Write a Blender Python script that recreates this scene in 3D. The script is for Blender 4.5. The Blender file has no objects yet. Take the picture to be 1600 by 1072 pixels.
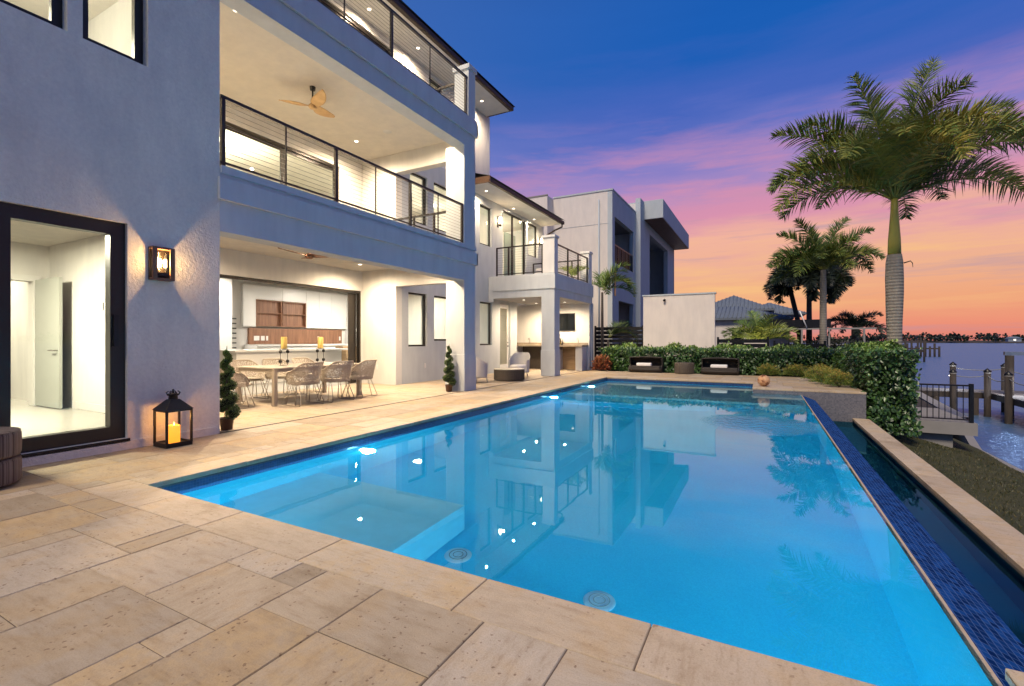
import bpy, bmesh, math, random
from mathutils import Vector, Matrix
rnd = random.Random(7)
R = math.radians
SC = bpy.context.scene
COL = SC.collection
ORG = {}            # world origin of every thing built in place

# ------------------------------------------------------------------ materials
def mat(name):
    m = bpy.data.materials.new(name); m.use_nodes = True
    nt = m.node_tree; b = nt.nodes['Principled BSDF']
    return m, nt, b
def nd(nt, t, **kw):
    n = nt.nodes.new(t)
    for k, v in kw.items():
        if k in n.inputs: n.inputs[k].default_value = v
        else: setattr(n, k, v)
    return n
def lk(nt, a, b): nt.links.new(a, b)
def ramp(nt, fac, stops):
    r = nt.nodes.new('ShaderNodeValToRGB')
    e = r.color_ramp.elements
    while len(e) > 1: e.remove(e[-1])
    e[0].position = stops[0][0]; e[0].color = (*stops[0][1], 1)
    for p, c in stops[1:]:
        q = e.new(p); q.color = (*c, 1)
    lk(nt, fac, r.inputs[0]); return r
def coord(nt, scale=(1,1,1), kind='Object', rot=(0,0,0)):
    tc = nt.nodes.new('ShaderNodeTexCoord'); mp = nt.nodes.new('ShaderNodeMapping')
    mp.inputs['Scale'].default_value = scale; mp.inputs['Rotation'].default_value = rot
    lk(nt, tc.outputs[kind], mp.inputs[0]); return mp.outputs[0]
def geo(nt, scale=(1,1,1)):
    g = nt.nodes.new('ShaderNodeNewGeometry'); mp = nt.nodes.new('ShaderNodeMapping')
    mp.inputs['Scale'].default_value = scale; lk(nt, g.outputs['Position'], mp.inputs[0]); return mp.outputs[0]
def noise(nt, vec, scale, detail=4, rough=.5):
    n = nd(nt, 'ShaderNodeTexNoise', Scale=scale, Detail=detail, Roughness=rough); lk(nt, vec, n.inputs['Vector']); return n.outputs['Fac']
def bump(nt, h, b, strength=.3, dist=.01):
    n = nd(nt, 'ShaderNodeBump', Strength=strength, Distance=dist); lk(nt, h, n.inputs['Height']); lk(nt, n.outputs[0], b.inputs['Normal']); return n
def mix(nt, fac, a, b, mode='MIX'):
    n = nt.nodes.new('ShaderNodeMix'); n.data_type = 'RGBA'; n.blend_type = mode
    for s, v in ((n.inputs[0], fac), (n.inputs[6], a), (n.inputs[7], b)):
        if hasattr(v, 'links') or hasattr(v, 'is_output'): lk(nt, v, s)
        elif isinstance(v, (int, float)): s.default_value = v
        else: s.default_value = (*v, 1)
    return n.outputs[2]
def math_(nt, op, a, b=0.0):
    n = nt.nodes.new('ShaderNodeMath'); n.operation = op
    for i, v in enumerate((a, b)):
        if isinstance(v, (int, float)): n.inputs[i].default_value = v
        else: lk(nt, v, n.inputs[i])
    return n.outputs[0]

def stucco(name, c, fine=70, st=.35, big=.08, dist=.004):
    m, nt, b = mat(name); v = geo(nt)
    n1 = noise(nt, v, fine, 3, .6); n2 = noise(nt, v, 1.3, 5, .6); n3 = noise(nt, geo(nt, (1,1,.25)), 4, 4, .6)
    lo = tuple(x*(1-big) for x in c); hi = tuple(min(1, x*(1+big)) for x in c)
    c1 = mix(nt, n2, lo, hi)
    r = ramp(nt, n3, [(.35, (.88,.885,.9)), (.65, (1,1,1))])
    c2 = mix(nt, .8, c1, r.outputs[0], 'MULTIPLY')
    if st > .9:
        c2 = mix(nt, .9, c2, ramp(nt, noise(nt, v, 22, 5, .7), [(.32,(.92,.92,.93)), (.5,(.99,.99,.99)), (.68,(1.05,1.05,1.05))]).outputs[0], 'MULTIPLY'); c2 = mix(nt, .7, c2, ramp(nt, noise(nt, v, .8, 4, .6), [(.35,(.86,.87,.9)), (.6,(1.04,1.03,1.0))]).outputs[0], 'MULTIPLY')
    lk(nt, c2, b.inputs['Base Color']); b.inputs['Roughness'].default_value = .88
    b.inputs['Specular IOR Level'].default_value = .25
    bump(nt, n1, b, st, dist); return m
def plain(name, c, rough=.5, metal=0, var=.06, sc=8, bs=.0):
    m, nt, b = mat(name); n = noise(nt, coord(nt), sc, 4)
    lk(nt, mix(nt, n, tuple(x*(1-var) for x in c), tuple(min(1,x*(1+var)) for x in c)), b.inputs['Base Color'])
    b.inputs['Roughness'].default_value = rough; b.inputs['Metallic'].default_value = metal
    if bs: bump(nt, noise(nt, coord(nt), sc*10, 3), b, bs, .003)
    return m
def emis(name, c, s):
    m, nt, b = mat(name); b.inputs['Base Color'].default_value = (*c, 1)
    b.inputs['Emission Color'].default_value = (*c, 1); b.inputs['Emission Strength'].default_value = s; return m
def leafmat(name, stops, rough=.45, spec=.4, gain=1.0):
    stops = [(p, tuple(x*gain for x in c)) for p, c in stops]
    m, nt, b = mat(name)
    a = nt.nodes.new('ShaderNodeAttribute'); a.attribute_name = 'tint'
    r = ramp(nt, a.outputs['Fac'], stops); lk(nt, r.outputs[0], b.inputs['Base Color'])
    b.inputs['Roughness'].default_value = rough; b.inputs['Specular IOR Level'].default_value = spec
    try: b.inputs['Transmission Weight'].default_value = 0
    except Exception: pass
    return m
def wood(name, c1, c2, scale=(1,14,14), rough=.5, kind='Object'):
    m, nt, b = mat(name); n = noise(nt, coord(nt, scale, kind), 1.6, 6, .65)
    r = ramp(nt, n, [(.3, c1), (.7, c2)]); lk(nt, r.outputs[0], b.inputs['Base Color']); b.inputs['Roughness'].default_value = rough
    bump(nt, n, b, .15, .002); return m
def glass(name, tint=(.93,.96,.93), refl=1.0, rough=0.0):
    m = bpy.data.materials.new(name); m.use_nodes = True; nt = m.node_tree; nt.nodes.clear()
    o = nt.nodes.new('ShaderNodeOutputMaterial'); t = nd(nt, 'ShaderNodeBsdfTransparent'); t.inputs[0].default_value = (*tint, 1)
    g = nd(nt, 'ShaderNodeBsdfGlossy', Roughness=rough)
    ge = nt.nodes.new('ShaderNodeNewGeometry'); dp = nt.nodes.new('ShaderNodeVectorMath'); dp.operation = 'DOT_PRODUCT'; lk(nt, ge.outputs['Incoming'], dp.inputs[0]); lk(nt, ge.outputs['Normal'], dp.inputs[1])
    q = math_(nt, 'POWER', math_(nt, 'SUBTRACT', 1.0, math_(nt, 'ABSOLUTE', dp.outputs['Value'])), 5.0)
    k = math_(nt, 'MULTIPLY', math_(nt, 'ADD', math_(nt, 'MULTIPLY', q, .92), .06), refl); x = nt.nodes.new('ShaderNodeMixShader')
    lk(nt, k, x.inputs[0]); lk(nt, t.outputs[0], x.inputs[1]); lk(nt, g.outputs[0], x.inputs[2]); lk(nt, x.outputs[0], o.inputs[0]); return m
def mosaic(name, c1, c2, grout, size=.03, kind='pool', rough=.12, gw=.06):
    """square glass tile: cells from world position, colour picked per cell"""
    m, nt, b = mat(name)
    g = nt.nodes.new('ShaderNodeNewGeometry'); s = nt.nodes.new('ShaderNodeSeparateXYZ'); lk(nt, g.outputs['Position'], s.inputs[0])
    if kind == 'pool':   # vertical or sloped faces: use the long axis and the slope length
        u = math_(nt, 'ADD', s.outputs[1], math_(nt, 'MULTIPLY', s.outputs[0], 0.0)); v = math_(nt, 'SUBTRACT', math_(nt, 'MULTIPLY', s.outputs[0], .7), math_(nt, 'MULTIPLY', s.outputs[2], .75))
    elif kind == 'side': u = s.outputs[1]; v = s.outputs[2]
    else: u = s.outputs[0]; v = s.outputs[2]
    cx = nt.nodes.new('ShaderNodeCombineXYZ')
    sx, sy = size if isinstance(size, tuple) else (size, size)
    us = math_(nt, 'DIVIDE', u, sx); vs = math_(nt, 'DIVIDE', v, sy)
    lk(nt, math_(nt, 'FLOOR', us), cx.inputs[0]); lk(nt, math_(nt, 'FLOOR', vs), cx.inputs[1])
    w = nt.nodes.new('ShaderNodeTexWhiteNoise'); w.noise_dimensions = '3D'; lk(nt, cx.outputs[0], w.inputs['Vector'])
    r = ramp(nt, w.outputs['Value'], [(0, c1), (1, c2)])
    fu = math_(nt, 'FRACT', us); fv = math_(nt, 'FRACT', vs)
    gu = math_(nt, 'LESS_THAN', fu, gw); gv = math_(nt, 'LESS_THAN', fv, gw*1.4); gm = math_(nt, 'MAXIMUM', gu, gv)
    lk(nt, mix(nt, gm, r.outputs[0], grout), b.inputs['Base Color'])
    if name.startswith('blue'): b.inputs['Specular IOR Level'].default_value = 0
    lk(nt, math_(nt, 'ADD', math_(nt, 'MULTIPLY', gm, .5), rough), b.inputs['Roughness']); return m
def travertine(name, stops, pit=1.0, rough=.6):
    m, nt, b = mat(name)
    a = nt.nodes.new('ShaderNodeAttribute'); a.attribute_name = 'tint'
    v = geo(nt)
    off = nt.nodes.new('ShaderNodeVectorMath'); off.operation = 'ADD'
    cb = nt.nodes.new('ShaderNodeCombineXYZ'); lk(nt, math_(nt, 'MULTIPLY', a.outputs['Fac'], 40), cb.inputs[2]); lk(nt, v, off.inputs[0]); lk(nt, cb.outputs[0], off.inputs[1]); v2 = off.outputs[0]
    base = ramp(nt, a.outputs['Fac'], stops)
    def stretch(sc_):
        q = nt.nodes.new('ShaderNodeMapping'); q.inputs['Scale'].default_value = sc_; lk(nt, v2, q.inputs[0]); return q.outputs[0]
    sel = math_(nt, 'GREATER_THAN', math_(nt, 'FRACT', math_(nt, 'MULTIPLY', a.outputs['Fac'], 7.3)), .5)
    def two(s_, d_, r_):
        x_ = noise(nt, stretch((1,4.5,1)), s_, d_, r_); y_ = noise(nt, stretch((4.5,1,1)), s_, d_, r_)
        return math_(nt, 'ADD', math_(nt, 'MULTIPLY', x_, sel), math_(nt, 'MULTIPLY', y_, math_(nt, 'SUBTRACT', 1.0, sel)))
    n1 = noise(nt, v2, 2.1, 9, .62); n2 = two(5.0, 9, .72); n3 = noise(nt, v2, 150, 3, .7)
    c = mix(nt, .85, base.outputs[0], ramp(nt, n1, [(.28,(.66,.60,.52)), (.42,(.92,.90,.86)), (.5,(1,1,1)), (.6,(1.0,.92,.78)), (.72,(1.12,1.09,1.05))]).outputs[0], 'MULTIPLY')
    c = mix(nt, .8, c, ramp(nt, n2, [(.28,(.66,.58,.49)), (.42,(.93,.90,.86)), (.5,(1,1,1)), (.66,(1.10,1.08,1.05))]).outputs[0], 'MULTIPLY')
    c = mix(nt, .8, c, ramp(nt, n3, [(.3,(.80,.78,.75)), (.5,(1,1,1)), (.7,(1.1,1.1,1.1))]).outputs[0], 'MULTIPLY')
    # iron staining only on some stones
    st = math_(nt, 'MULTIPLY', math_(nt, 'GREATER_THAN', a.outputs['Fac'], .66), ramp(nt, noise(nt, v2, 6, 8, .78), [(.46,(0,0,0)), (.60,(1,1,1))]).outputs[0])
    c = mix(nt, math_(nt, 'MULTIPLY', st, .42), c, (.52,.36,.17))
    # open pits of the stone
    vo = nd(nt, 'ShaderNodeTexVoronoi', Scale=30.0); vo.inputs['Randomness'].default_value = 1; 
    dv = nt.nodes.new('ShaderNodeVectorMath'); dv.operation = 'ADD'; nn = nd(nt, 'ShaderNodeTexNoise', Scale=30.0); lk(nt, v2, nn.inputs['Vector'])
    sc = nt.nodes.new('ShaderNodeVectorMath'); sc.operation = 'SCALE'; sc.inputs['Scale'].default_value = .03; lk(nt, nn.outputs['Color'], sc.inputs[0]); lk(nt, v2, dv.inputs[0]); lk(nt, sc.outputs[0], dv.inputs[1]); lk(nt, dv.outputs[0], vo.inputs['Vector'])
    p = math_(nt, 'LESS_THAN', vo.outputs['Distance'], math_(nt, 'MULTIPLY', noise(nt, v2, 11, 2), .36))
    zone = ramp(nt, noise(nt, v2, 4.5, 4, .6), [(.46,(0,0,0)), (.53,(1,1,1))]).outputs[0]
    pm = math_(nt, 'MULTIPLY', math_(nt, 'MULTIPLY', p, zone), pit)
    c = mix(nt, math_(nt, 'MULTIPLY', pm, .7), c, (.16,.09,.05))
    lk(nt, c, b.inputs['Base Color']); b.inputs['Roughness'].default_value = rough; b.inputs['Specular IOR Level'].default_value = .35
    hgt = math_(nt, 'SUBTRACT', math_(nt, 'ADD', math_(nt, 'MULTIPLY', n2, .6), math_(nt, 'MULTIPLY', n3, .35)), math_(nt, 'MULTIPLY', pm, .7))
    bump(nt, hgt, b, .8, .008); return m

M = {}
M['stucco_left'] = stucco('rough_stucco', (.86,.83,.72), 30, 1.0, .10, .014)
M['stucco'] = stucco('fine_stucco', (.60,.63,.64), 90, .25, .05)
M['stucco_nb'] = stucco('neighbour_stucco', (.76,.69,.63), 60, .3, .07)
M['stucco_nb_shade'] = stucco('neighbour_shade_stucco', (.50,.54,.56), 60, .3, .05)  # darker, bluer copy for side faces: their shade is put into the colour
M['white'] = stucco('white_plaster', (.80,.78,.74), 60, .08, .03)
M['ceil'] = stucco('cream_ceiling', (.82,.77,.68), 60, .1, .03)
M['bronze'] = plain('dark_bronze_frame', (.022,.018,.016), .35, .3)
M['black'] = plain('black_metal', (.012,.012,.013), .4, .4)
M['cable'] = plain('steel_cable', (.18,.17,.16), .35, .8)
M['gutter'] = plain('brown_gutter', (.035,.022,.016), .5, .2)
M['fasciawood'] = wood('fascia_wood', (.16,.08,.04), (.30,.16,.08), (14,1,14))
M['glass'] = glass('window_glass')
M['rail_glass'] = glass('tinted_rail_glass', (.45,.50,.56), .12)
M['lamp_glass'] = glass('lamp_glass', (1,.97,.9), .6)
M['tile_line'] = plain('drain_slot', (.03,.025,.02), .7)
M['floor_in'] = plain('glossy_white_floor', (.62,.60,.55), .12, 0, .04, 3)
M['whitepaint'] = plain('white_lacquer', (.80,.79,.76), .3, 0, .02)
M['door_grey'] = plain('pale_grey_door', (.45,.47,.43), .35, 0, .03)
M['sagepanel'] = plain('sage_glass_panel', (.30,.38,.34), .25, 0, .05)
M['walnut'] = wood('walnut', (.13,.055,.03), (.30,.15,.085), (9,9,.7))
M['oak'] = wood('pale_oak', (.36,.23,.12), (.52,.36,.20), (1,1,10))
M['fanwood'] = wood('fan_wood', (.38,.22,.09), (.62,.42,.20), (3,3,3))
M['fandark'] = wood('dark_fan_wood', (.10,.045,.025), (.20,.09,.05), (3,3,3))
M['trav'] = travertine('travertine', [(0,(.40,.33,.25)), (.2,(.47,.40,.32)), (.4,(.33,.27,.20)), (.6,(.43,.35,.255)), (.8,(.41,.32,.215)), (1,(.36,.28,.19))])
M['trav_cop'] = travertine('travertine_coping', [(0,(.50,.41,.31)), (.5,(.44,.355,.26)), (1,(.52,.44,.34))], .6)
M['trav_in'] = travertine('terrace_stone', [(0,(.42,.355,.28)), (.5,(.46,.39,.31)), (1,(.39,.325,.25))], .15)
M['joint'] = plain('stone_joint', (.14,.10,.07), .9)
M['navy'] = mosaic('navy_waterline_tile', (.012,.035,.10), (.02,.06,.17), (.06,.10,.18), .028, 'side')
M['navyx'] = mosaic('navy_end_tile', (.012,.035,.10), (.02,.06,.17), (.06,.10,.18), .028, 'front')
M['blueglass'] = mosaic('blue_glass_mosaic', (.004,.018,.085), (.012,.065,.25), (.09,.16,.33), (.052,.034), 'pool', .35, .06)
M['planter_tile'] = mosaic('grey_mosaic', (.085,.085,.10), (.16,.155,.17), (.24,.24,.25), .030, 'front', .3)
M['coping_edge'] = plain('dark_coping_edge', (.06,.055,.055), .6)
m, nt, b = mat('pool_plaster'); M['plaster'] = m
n = noise(nt, geo(nt), 90, 3, .7); n2 = noise(nt, geo(nt), 1.2, 3)
lk(nt, mix(nt, .5, ramp(nt, n, [(.35,(.015,.48,.74)), (.65,(.05,.74,.97))]).outputs[0], ramp(nt, n2, [(.25,(.015,.52,.80)), (.7,(.05,.70,.94))]).outputs[0]), b.inputs['Base Color']); b.inputs['Roughness'].default_value = .7
M['shelf_plaster'] = plain('pale_shelf_plaster', (.50,.66,.72), .7, 0, .12, 5)
M['bench_plaster'] = plain('pale_bench_plaster', (.26,.74,.90), .7, 0, .12, 5)
M['trough_plaster'] = plain('dark_trough_plaster', (.04,.15,.24), .7)
M['whitering'] = plain('white_plastic', (.75,.78,.80), .35)
M['grass'] = None
m, nt, b = mat('lawn'); M['grass'] = m
n = noise(nt, geo(nt), 1.2, 6, .7); n2 = noise(nt, geo(nt), 45, 4, .8)
c = mix(nt, n2, ramp(nt, n, [(.3,(.022,.028,.009)), (.7,(.09,.075,.025))]).outputs[0], (.06,.07,.02)); lk(nt, c, b.inputs['Base Color']); b.inputs['Roughness'].default_value = .95
bump(nt, n2, b, .9, .05)
M['soil'] = plain('soil', (.05,.038,.025), .95, 0, .3, 5, .5)
M['concrete'] = plain('weathered_concrete', (.26,.245,.23), .85, 0, .15, 3, .3)
M['plank'] = wood('grey_dock_wood', (.09,.08,.075), (.19,.17,.16), (2,9,2), .8)
M['piling'] = wood('dark_piling', (.022,.017,.014), (.06,.045,.035), (6,6,1), .85)
M['rope'] = plain('grey_rope', (.22,.22,.22), .9)
def wicker(name, c1, c2, s=60, bs=.6):
    m, nt, b = mat(name); tc = nt.nodes.new('ShaderNodeTexCoord')
    w1 = nd(nt, 'ShaderNodeTexWave', Scale=s); w1.bands_direction = 'Z'; w1.inputs['Distortion'].default_value = 1.5; lk(nt, tc.outputs['Object'], w1.inputs['Vector'])
    w2 = nd(nt, 'ShaderNodeTexWave', Scale=s*.7); w2.bands_direction = 'DIAGONAL'; w2.inputs['Distortion'].default_value = 1.; lk(nt, tc.outputs['Object'], w2.inputs['Vector'])
    k = math_(nt, 'MULTIPLY', w1.outputs['Fac'], w2.outputs['Fac'])
    lk(nt, ramp(nt, k, [(0, c1), (.6, c2)]).outputs[0], b.inputs['Base Color']); b.inputs['Roughness'].default_value = .7; bump(nt, k, b, bs, .004); return m
M['wicker_taupe'] = wicker('taupe_weave', (.32,.27,.21), (.66,.58,.48), 40)
mt = M['wicker_taupe']; nt = mt.node_tree; b = nt.nodes['Principled BSDF']; tc = nt.nodes.new('ShaderNodeTexCoord')
ww = nd(nt, 'ShaderNodeTexWave', Scale=13.0); ww.bands_direction = 'Z'; lk(nt, tc.outputs['Object'], ww.inputs['Vector'])
cbx = nt.nodes.new('ShaderNodeTexVoronoi'); cbx.inputs['Scale'].default_value = 55; lk(nt, tc.outputs['Object'], cbx.inputs['Vector'])
hol = math_(nt, 'MULTIPLY', math_(nt, 'LESS_THAN', cbx.outputs['Distance'], .42), math_(nt, 'LESS_THAN', ww.outputs['Fac'], .80))
mt2 = mt.copy(); mt2.name = 'taupe_open_weave'; M['wicker_open'] = mt2; nt = mt2.node_tree
b2 = nt.nodes['Principled BSDF']; vv = [n_ for n_ in nt.nodes if n_.type == 'MATH' and n_.operation == 'MULTIPLY'][-1]
lk(nt, math_(nt, 'SUBTRACT', 1.0, vv.outputs[0]), b2.inputs['Alpha'])
M['wicker_white'] = wicker('white_weave', (.55,.53,.50), (.75,.73,.70), 45, .4)
M['wicker_dark'] = wicker('dark_weave', (.015,.013,.012), (.065,.052,.045), 25, .9)
M['wicker_brown'] = wicker('brown_weave', (.05,.04,.03), (.16,.125,.10), 25, .9)
M['steel'] = plain('brushed_steel', (.42,.40,.37), .3, .9)
M['taupemetal'] = plain('taupe_metal', (.40,.34,.27), .45, .2)
M['tabletop'] = plain('taupe_table_top', (.52,.47,.40), .35, 0, .05)
M['cushion'] = plain('white_cushion', (.75,.73,.72), .9, 0, .03, 10, .2)
M['wax'] = plain('yellow_wax', (.62,.43,.12), .5)
M['glow'] = emis('lamp_glow', (1,.78,.45), 14)
M['candle'] = emis('lit_candle', (1,.34,.03), 1.6)
M['flame'] = emis('flame', (1,.55,.12), 12)
M['lens'] = emis('downlight_lens', (1,.86,.66), 7)
M['poolens'] = emis('pool_lamp_lens', (.75,.9,1), 10)
M['bark'] = None
def palmtrunk(name, c1, c2, rs=14):
    m, nt, b = mat(name); tc = nt.nodes.new('ShaderNodeTexCoord')
    w = nd(nt, 'ShaderNodeTexWave', Scale=rs/ (2*math.pi)*1.6); w.bands_direction = 'Z'; w.inputs['Distortion'].default_value = 1.2; w.inputs['Detail'].default_value = 3
    lk(nt, tc.outputs['Object'], w.inputs['Vector']); n = noise(nt, coord(nt, (6,6,1.5)), 3, 5)
    c = mix(nt, n, c1, c2); r = ramp(nt, w.outputs['Fac'], [(.0,(.68,.66,.64)), (.15,(1,1,1)), (1,(1,1,1))])
    lk(nt, mix(nt, .9, c, r.outputs[0], 'MULTIPLY'), b.inputs['Base Color']); b.inputs['Roughness'].default_value = .85; bump(nt, w.outputs['Fac'], b, .5, .02); return m
M['trunk'] = palmtrunk('grey_ringed_trunk', (.17,.15,.125), (.33,.30,.25))
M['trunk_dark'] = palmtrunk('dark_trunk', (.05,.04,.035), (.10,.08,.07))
M['shaft'] = plain('green_crownshaft', (.36,.31,.045), .4, 0, .35, 2)
M['palmleaf'] = leafmat('palm_leaf', [(0,(.022,.045,.016)), (.45,(.07,.10,.022)), (.8,(.17,.17,.03)), (1,(.30,.22,.05))], gain=1.6)  # golden end of the tint stands in for warm uplight on low fronds
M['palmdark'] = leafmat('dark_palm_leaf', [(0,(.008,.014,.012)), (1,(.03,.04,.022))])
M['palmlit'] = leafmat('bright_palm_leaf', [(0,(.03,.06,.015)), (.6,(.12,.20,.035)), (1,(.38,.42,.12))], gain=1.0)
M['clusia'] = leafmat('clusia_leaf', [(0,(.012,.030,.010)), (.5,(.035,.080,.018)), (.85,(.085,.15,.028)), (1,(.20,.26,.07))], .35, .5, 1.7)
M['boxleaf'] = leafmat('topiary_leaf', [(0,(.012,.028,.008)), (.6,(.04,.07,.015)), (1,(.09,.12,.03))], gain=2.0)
M['shrubgold'] = leafmat('golden_shrub_leaf', [(0,(.022,.045,.010)), (.5,(.075,.12,.022)), (.85,(.21,.17,.035)), (1,(.24,.15,.04))], gain=1.6)
M['croton'] = leafmat('red_croton_leaf', [(0,(.05,.015,.01)), (.5,(.22,.06,.03)), (1,(.35,.16,.06))])
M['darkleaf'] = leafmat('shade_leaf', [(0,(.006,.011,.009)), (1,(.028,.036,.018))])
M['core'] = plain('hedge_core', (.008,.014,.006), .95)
M['terracotta'] = plain('brown_pot', (.10,.05,.03), .7)
M['rooftile'] = wood('grey_roof_tile', (.10,.12,.15), (.17,.20,.24), (9,1,1), .7)
# ------------------------------------------------------------------ geometry helpers
class MB:
    def __init__(s): s.v = []; s.f = []; s.t = []; s.sm = []
    def add(s, vs, fs, tint=None, smooth=False):
        o = len(s.v); s.v += [tuple(p) for p in vs]
        for k, f in enumerate(fs):
            s.f.append(tuple(i+o for i in f)); s.t.append(tint if not isinstance(tint, list) else tint[k]); s.sm.append(smooth)
        return s
    def box(s, x0, x1, y0, y1, z0, z1, tint=None):
        if x0 > x1: x0, x1 = x1, x0
        if y0 > y1: y0, y1 = y1, y0
        if z0 > z1: z0, z1 = z1, z0
        v = [(x0,y0,z0),(x1,y0,z0),(x1,y1,z0),(x0,y1,z0),(x0,y0,z1),(x1,y0,z1),(x1,y1,z1),(x0,y1,z1)]
        return s.add(v, [(0,3,2,1),(4,5,6,7),(0,1,5,4),(1,2,6,5),(2,3,7,6),(3,0,4,7)], tint)
    def tube(s, pts, r, n=8, caps=True, tint=None):
        pts = [Vector(p) for p in pts]; rs = r if isinstance(r, (list, tuple)) else [r]*len(pts)
        rings = []; prev = None
        for i, p in enumerate(pts):
            d = (pts[min(i+1, len(pts)-1)] - pts[max(i-1, 0)]).normalized()
            if prev is None:
                a = Vector((0,0,1)) if abs(d.z) < .9 else Vector((1,0,0)); u = d.cross(a).normalized()
            else: u = (prev - d*prev.dot(d)).normalized()
            prev = u; w = d.cross(u)
            rings.append([p + (u*math.cos(2*math.pi*k/n) + w*math.sin(2*math.pi*k/n))*rs[i] for k in range(n)])
        vs = [q for rg in rings for q in rg]; fs = []
        for i in range(len(pts)-1):
            for k in range(n):
                k2 = (k+1) % n; fs.append((i*n+k, i*n+k2, (i+1)*n+k2, (i+1)*n+k))
        if caps: fs += [tuple(range(n))[::-1], tuple((len(pts)-1)*n+k for k in range(n))]
        return s.add(vs, fs, tint, True)
    def bar(s, a, b, w, h):
        """rectangular bar from a to b, w across, h up"""
        a = Vector(a); b = Vector(b); d = (b-a).normalized(); up = Vector((0,0,1)) if abs(d.z) < .9 else Vector((0,1,0))
        u = d.cross(up).normalized()*w/2; t = u.cross(d).normalized()*h/2
        v = [a-u-t, a+u-t, a+u+t, a-u+t, b-u-t, b+u-t, b+u+t, b-u+t]
        return s.add(v, [(0,1,2,3),(7,6,5,4),(0,4,5,1),(1,5,6,2),(2,6,7,3),(3,7,4,0)])
    def lathe(s, prof, c=(0,0,0), n=24, tint=None):
        vs = []; fs = []
        for r, z in prof:
            for k in range(n): a = 2*math.pi*k/n; vs.append((c[0]+r*math.cos(a), c[1]+r*math.sin(a), c[2]+z))
        for i in range(len(prof)-1):
            for k in range(n): k2 = (k+1) % n; fs.append((i*n+k, i*n+k2, (i+1)*n+k2, (i+1)*n+k))
        return s.add(vs, fs, tint, True)
    def grid(s, fn, nu, nv, tint=None, close_u=False):
        vs = [fn(i/(nu), j/(nv)) for j in range(nv+1) for i in range(nu+1)]; fs = []
        for j in range(nv):
            for i in range(nu): a = j*(nu+1)+i; fs.append((a, a+1, a+nu+2, a+nu+1))
        return s.add(vs, fs, tint, True)
def obj(name, mb, m, parent=None, bevel=0, solid=0, flat=False, sub=0):
    off = ORG.get(parent.name, (0,0,0)) if parent else (0,0,0)
    me = bpy.data.meshes.new(name)
    me.from_pydata([(x-off[0], y-off[1], z-off[2]) for x, y, z in mb.v], [], mb.f)
    for p, sm in zip(me.polygons, mb.sm): p.use_smooth = sm and not flat
    if any(t is not None for t in mb.t):
        at = me.attributes.new('tint', 'FLOAT', 'FACE')
        at.data.foreach_set('value', [0.5 if t is None else t for t in mb.t])
    me.materials.append(m); me.update()
    o = bpy.data.objects.new(name, me); COL.objects.link(o)
    if parent: o.parent = parent; ORG[o.name] = off
    if solid: md = o.modifiers.new('s', 'SOLIDIFY'); md.thickness = solid; md.offset = 0
    if sub: md = o.modifiers.new('u', 'SUBSURF'); md.levels = sub; md.render_levels = sub
    if bevel: md = o.modifiers.new('b', 'BEVEL'); md.width = bevel; md.segments = 2; md.limit_method = 'ANGLE'
    return o
def tag(o, label=None, cat=None, group=None, kind=None):
    if label: o['label'] = label
    if cat: o['category'] = cat
    if group: o['group'] = group
    if kind: o['kind'] = kind
    return o
def thing(name, label, cat, loc=(0,0,0), group=None, rotz=0):
    o = bpy.data.objects.new(name, None); COL.objects.link(o); o.location = loc; o.rotation_euler = (0,0,rotz); o.empty_display_size = .1
    ORG[o.name] = tuple(loc) if rotz == 0 else (0,0,0); return tag(o, label, cat, group)
def struct(name, mb, m, **k): return tag(obj(name, mb, m, **k), kind='structure')
def kids(o): return [c for c in bpy.data.objects if c.parent == o]
def dup(root, loc, rotz=0, label=None, group=None, scale=None):
    def cp(o, par):
        c = o.copy(); COL.objects.link(c); c.parent = par
        for k in kids(o):
            cp(k, c)
        return c
    c = cp(root, None); c.location = loc; c.rotation_euler = (0,0,rotz)
    if scale: c.scale = (scale,)*3
    if label: c['label'] = label
    if group: c['group'] = group
    return c
def bx(name, m, parent, *a, bevel=0):
    return obj(name, MB().box(*a), m, parent, bevel=bevel)
def holewall(axis, c0, c1, a0, a1, z0, z1, holes):
    """slab of wall between c0 and c1 on its thin axis ('x' or 'y') with rectangular holes (a0,a1,z0,z1), one clean mesh"""
    A = sorted({a0, a1, *[h[0] for h in holes], *[h[1] for h in holes]}); Z = sorted({z0, z1, *[h[2] for h in holes], *[h[3] for h in holes]})
    A = [a for a in A if a0 <= a <= a1]; Z = [z for z in Z if z0 <= z <= z1]
    def solid(i, j):
        if i < 0 or j < 0 or i >= len(A)-1 or j >= len(Z)-1: return False
        a = (A[i]+A[i+1])/2; z = (Z[j]+Z[j+1])/2
        return not any(h[0] < a < h[1] and h[2] < z < h[3] for h in holes)
    P = (lambda c, a, z: (c, a, z)) if axis == 'x' else (lambda c, a, z: (a, c, z))
    mb = MB()
    for i in range(len(A)-1):
        for j in range(len(Z)-1):
            if not solid(i, j): continue
            p, q, r, t = A[i], A[i+1], Z[j], Z[j+1]
            mb.add([P(c1,p,r),P(c1,q,r),P(c1,q,t),P(c1,p,t)], [(0,1,2,3)]); mb.add([P(c0,p,r),P(c0,p,t),P(c0,q,t),P(c0,q,r)], [(0,1,2,3)])
            if not solid(i-1, j): mb.add([P(c0,p,r),P(c1,p,r),P(c1,p,t),P(c0,p,t)], [(0,1,2,3)])
            if not solid(i+1, j): mb.add([P(c0,q,r),P(c0,q,t),P(c1,q,t),P(c1,q,r)], [(0,1,2,3)])
            if not solid(i, j-1): mb.add([P(c0,p,r),P(c0,q,r),P(c1,q,r),P(c1,p,r)], [(0,1,2,3)])
            if not solid(i, j+1): mb.add([P(c0,p,t),P(c1,p,t),P(c1,q,t),P(c0,q,t)], [(0,1,2,3)])
    return mb
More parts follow.
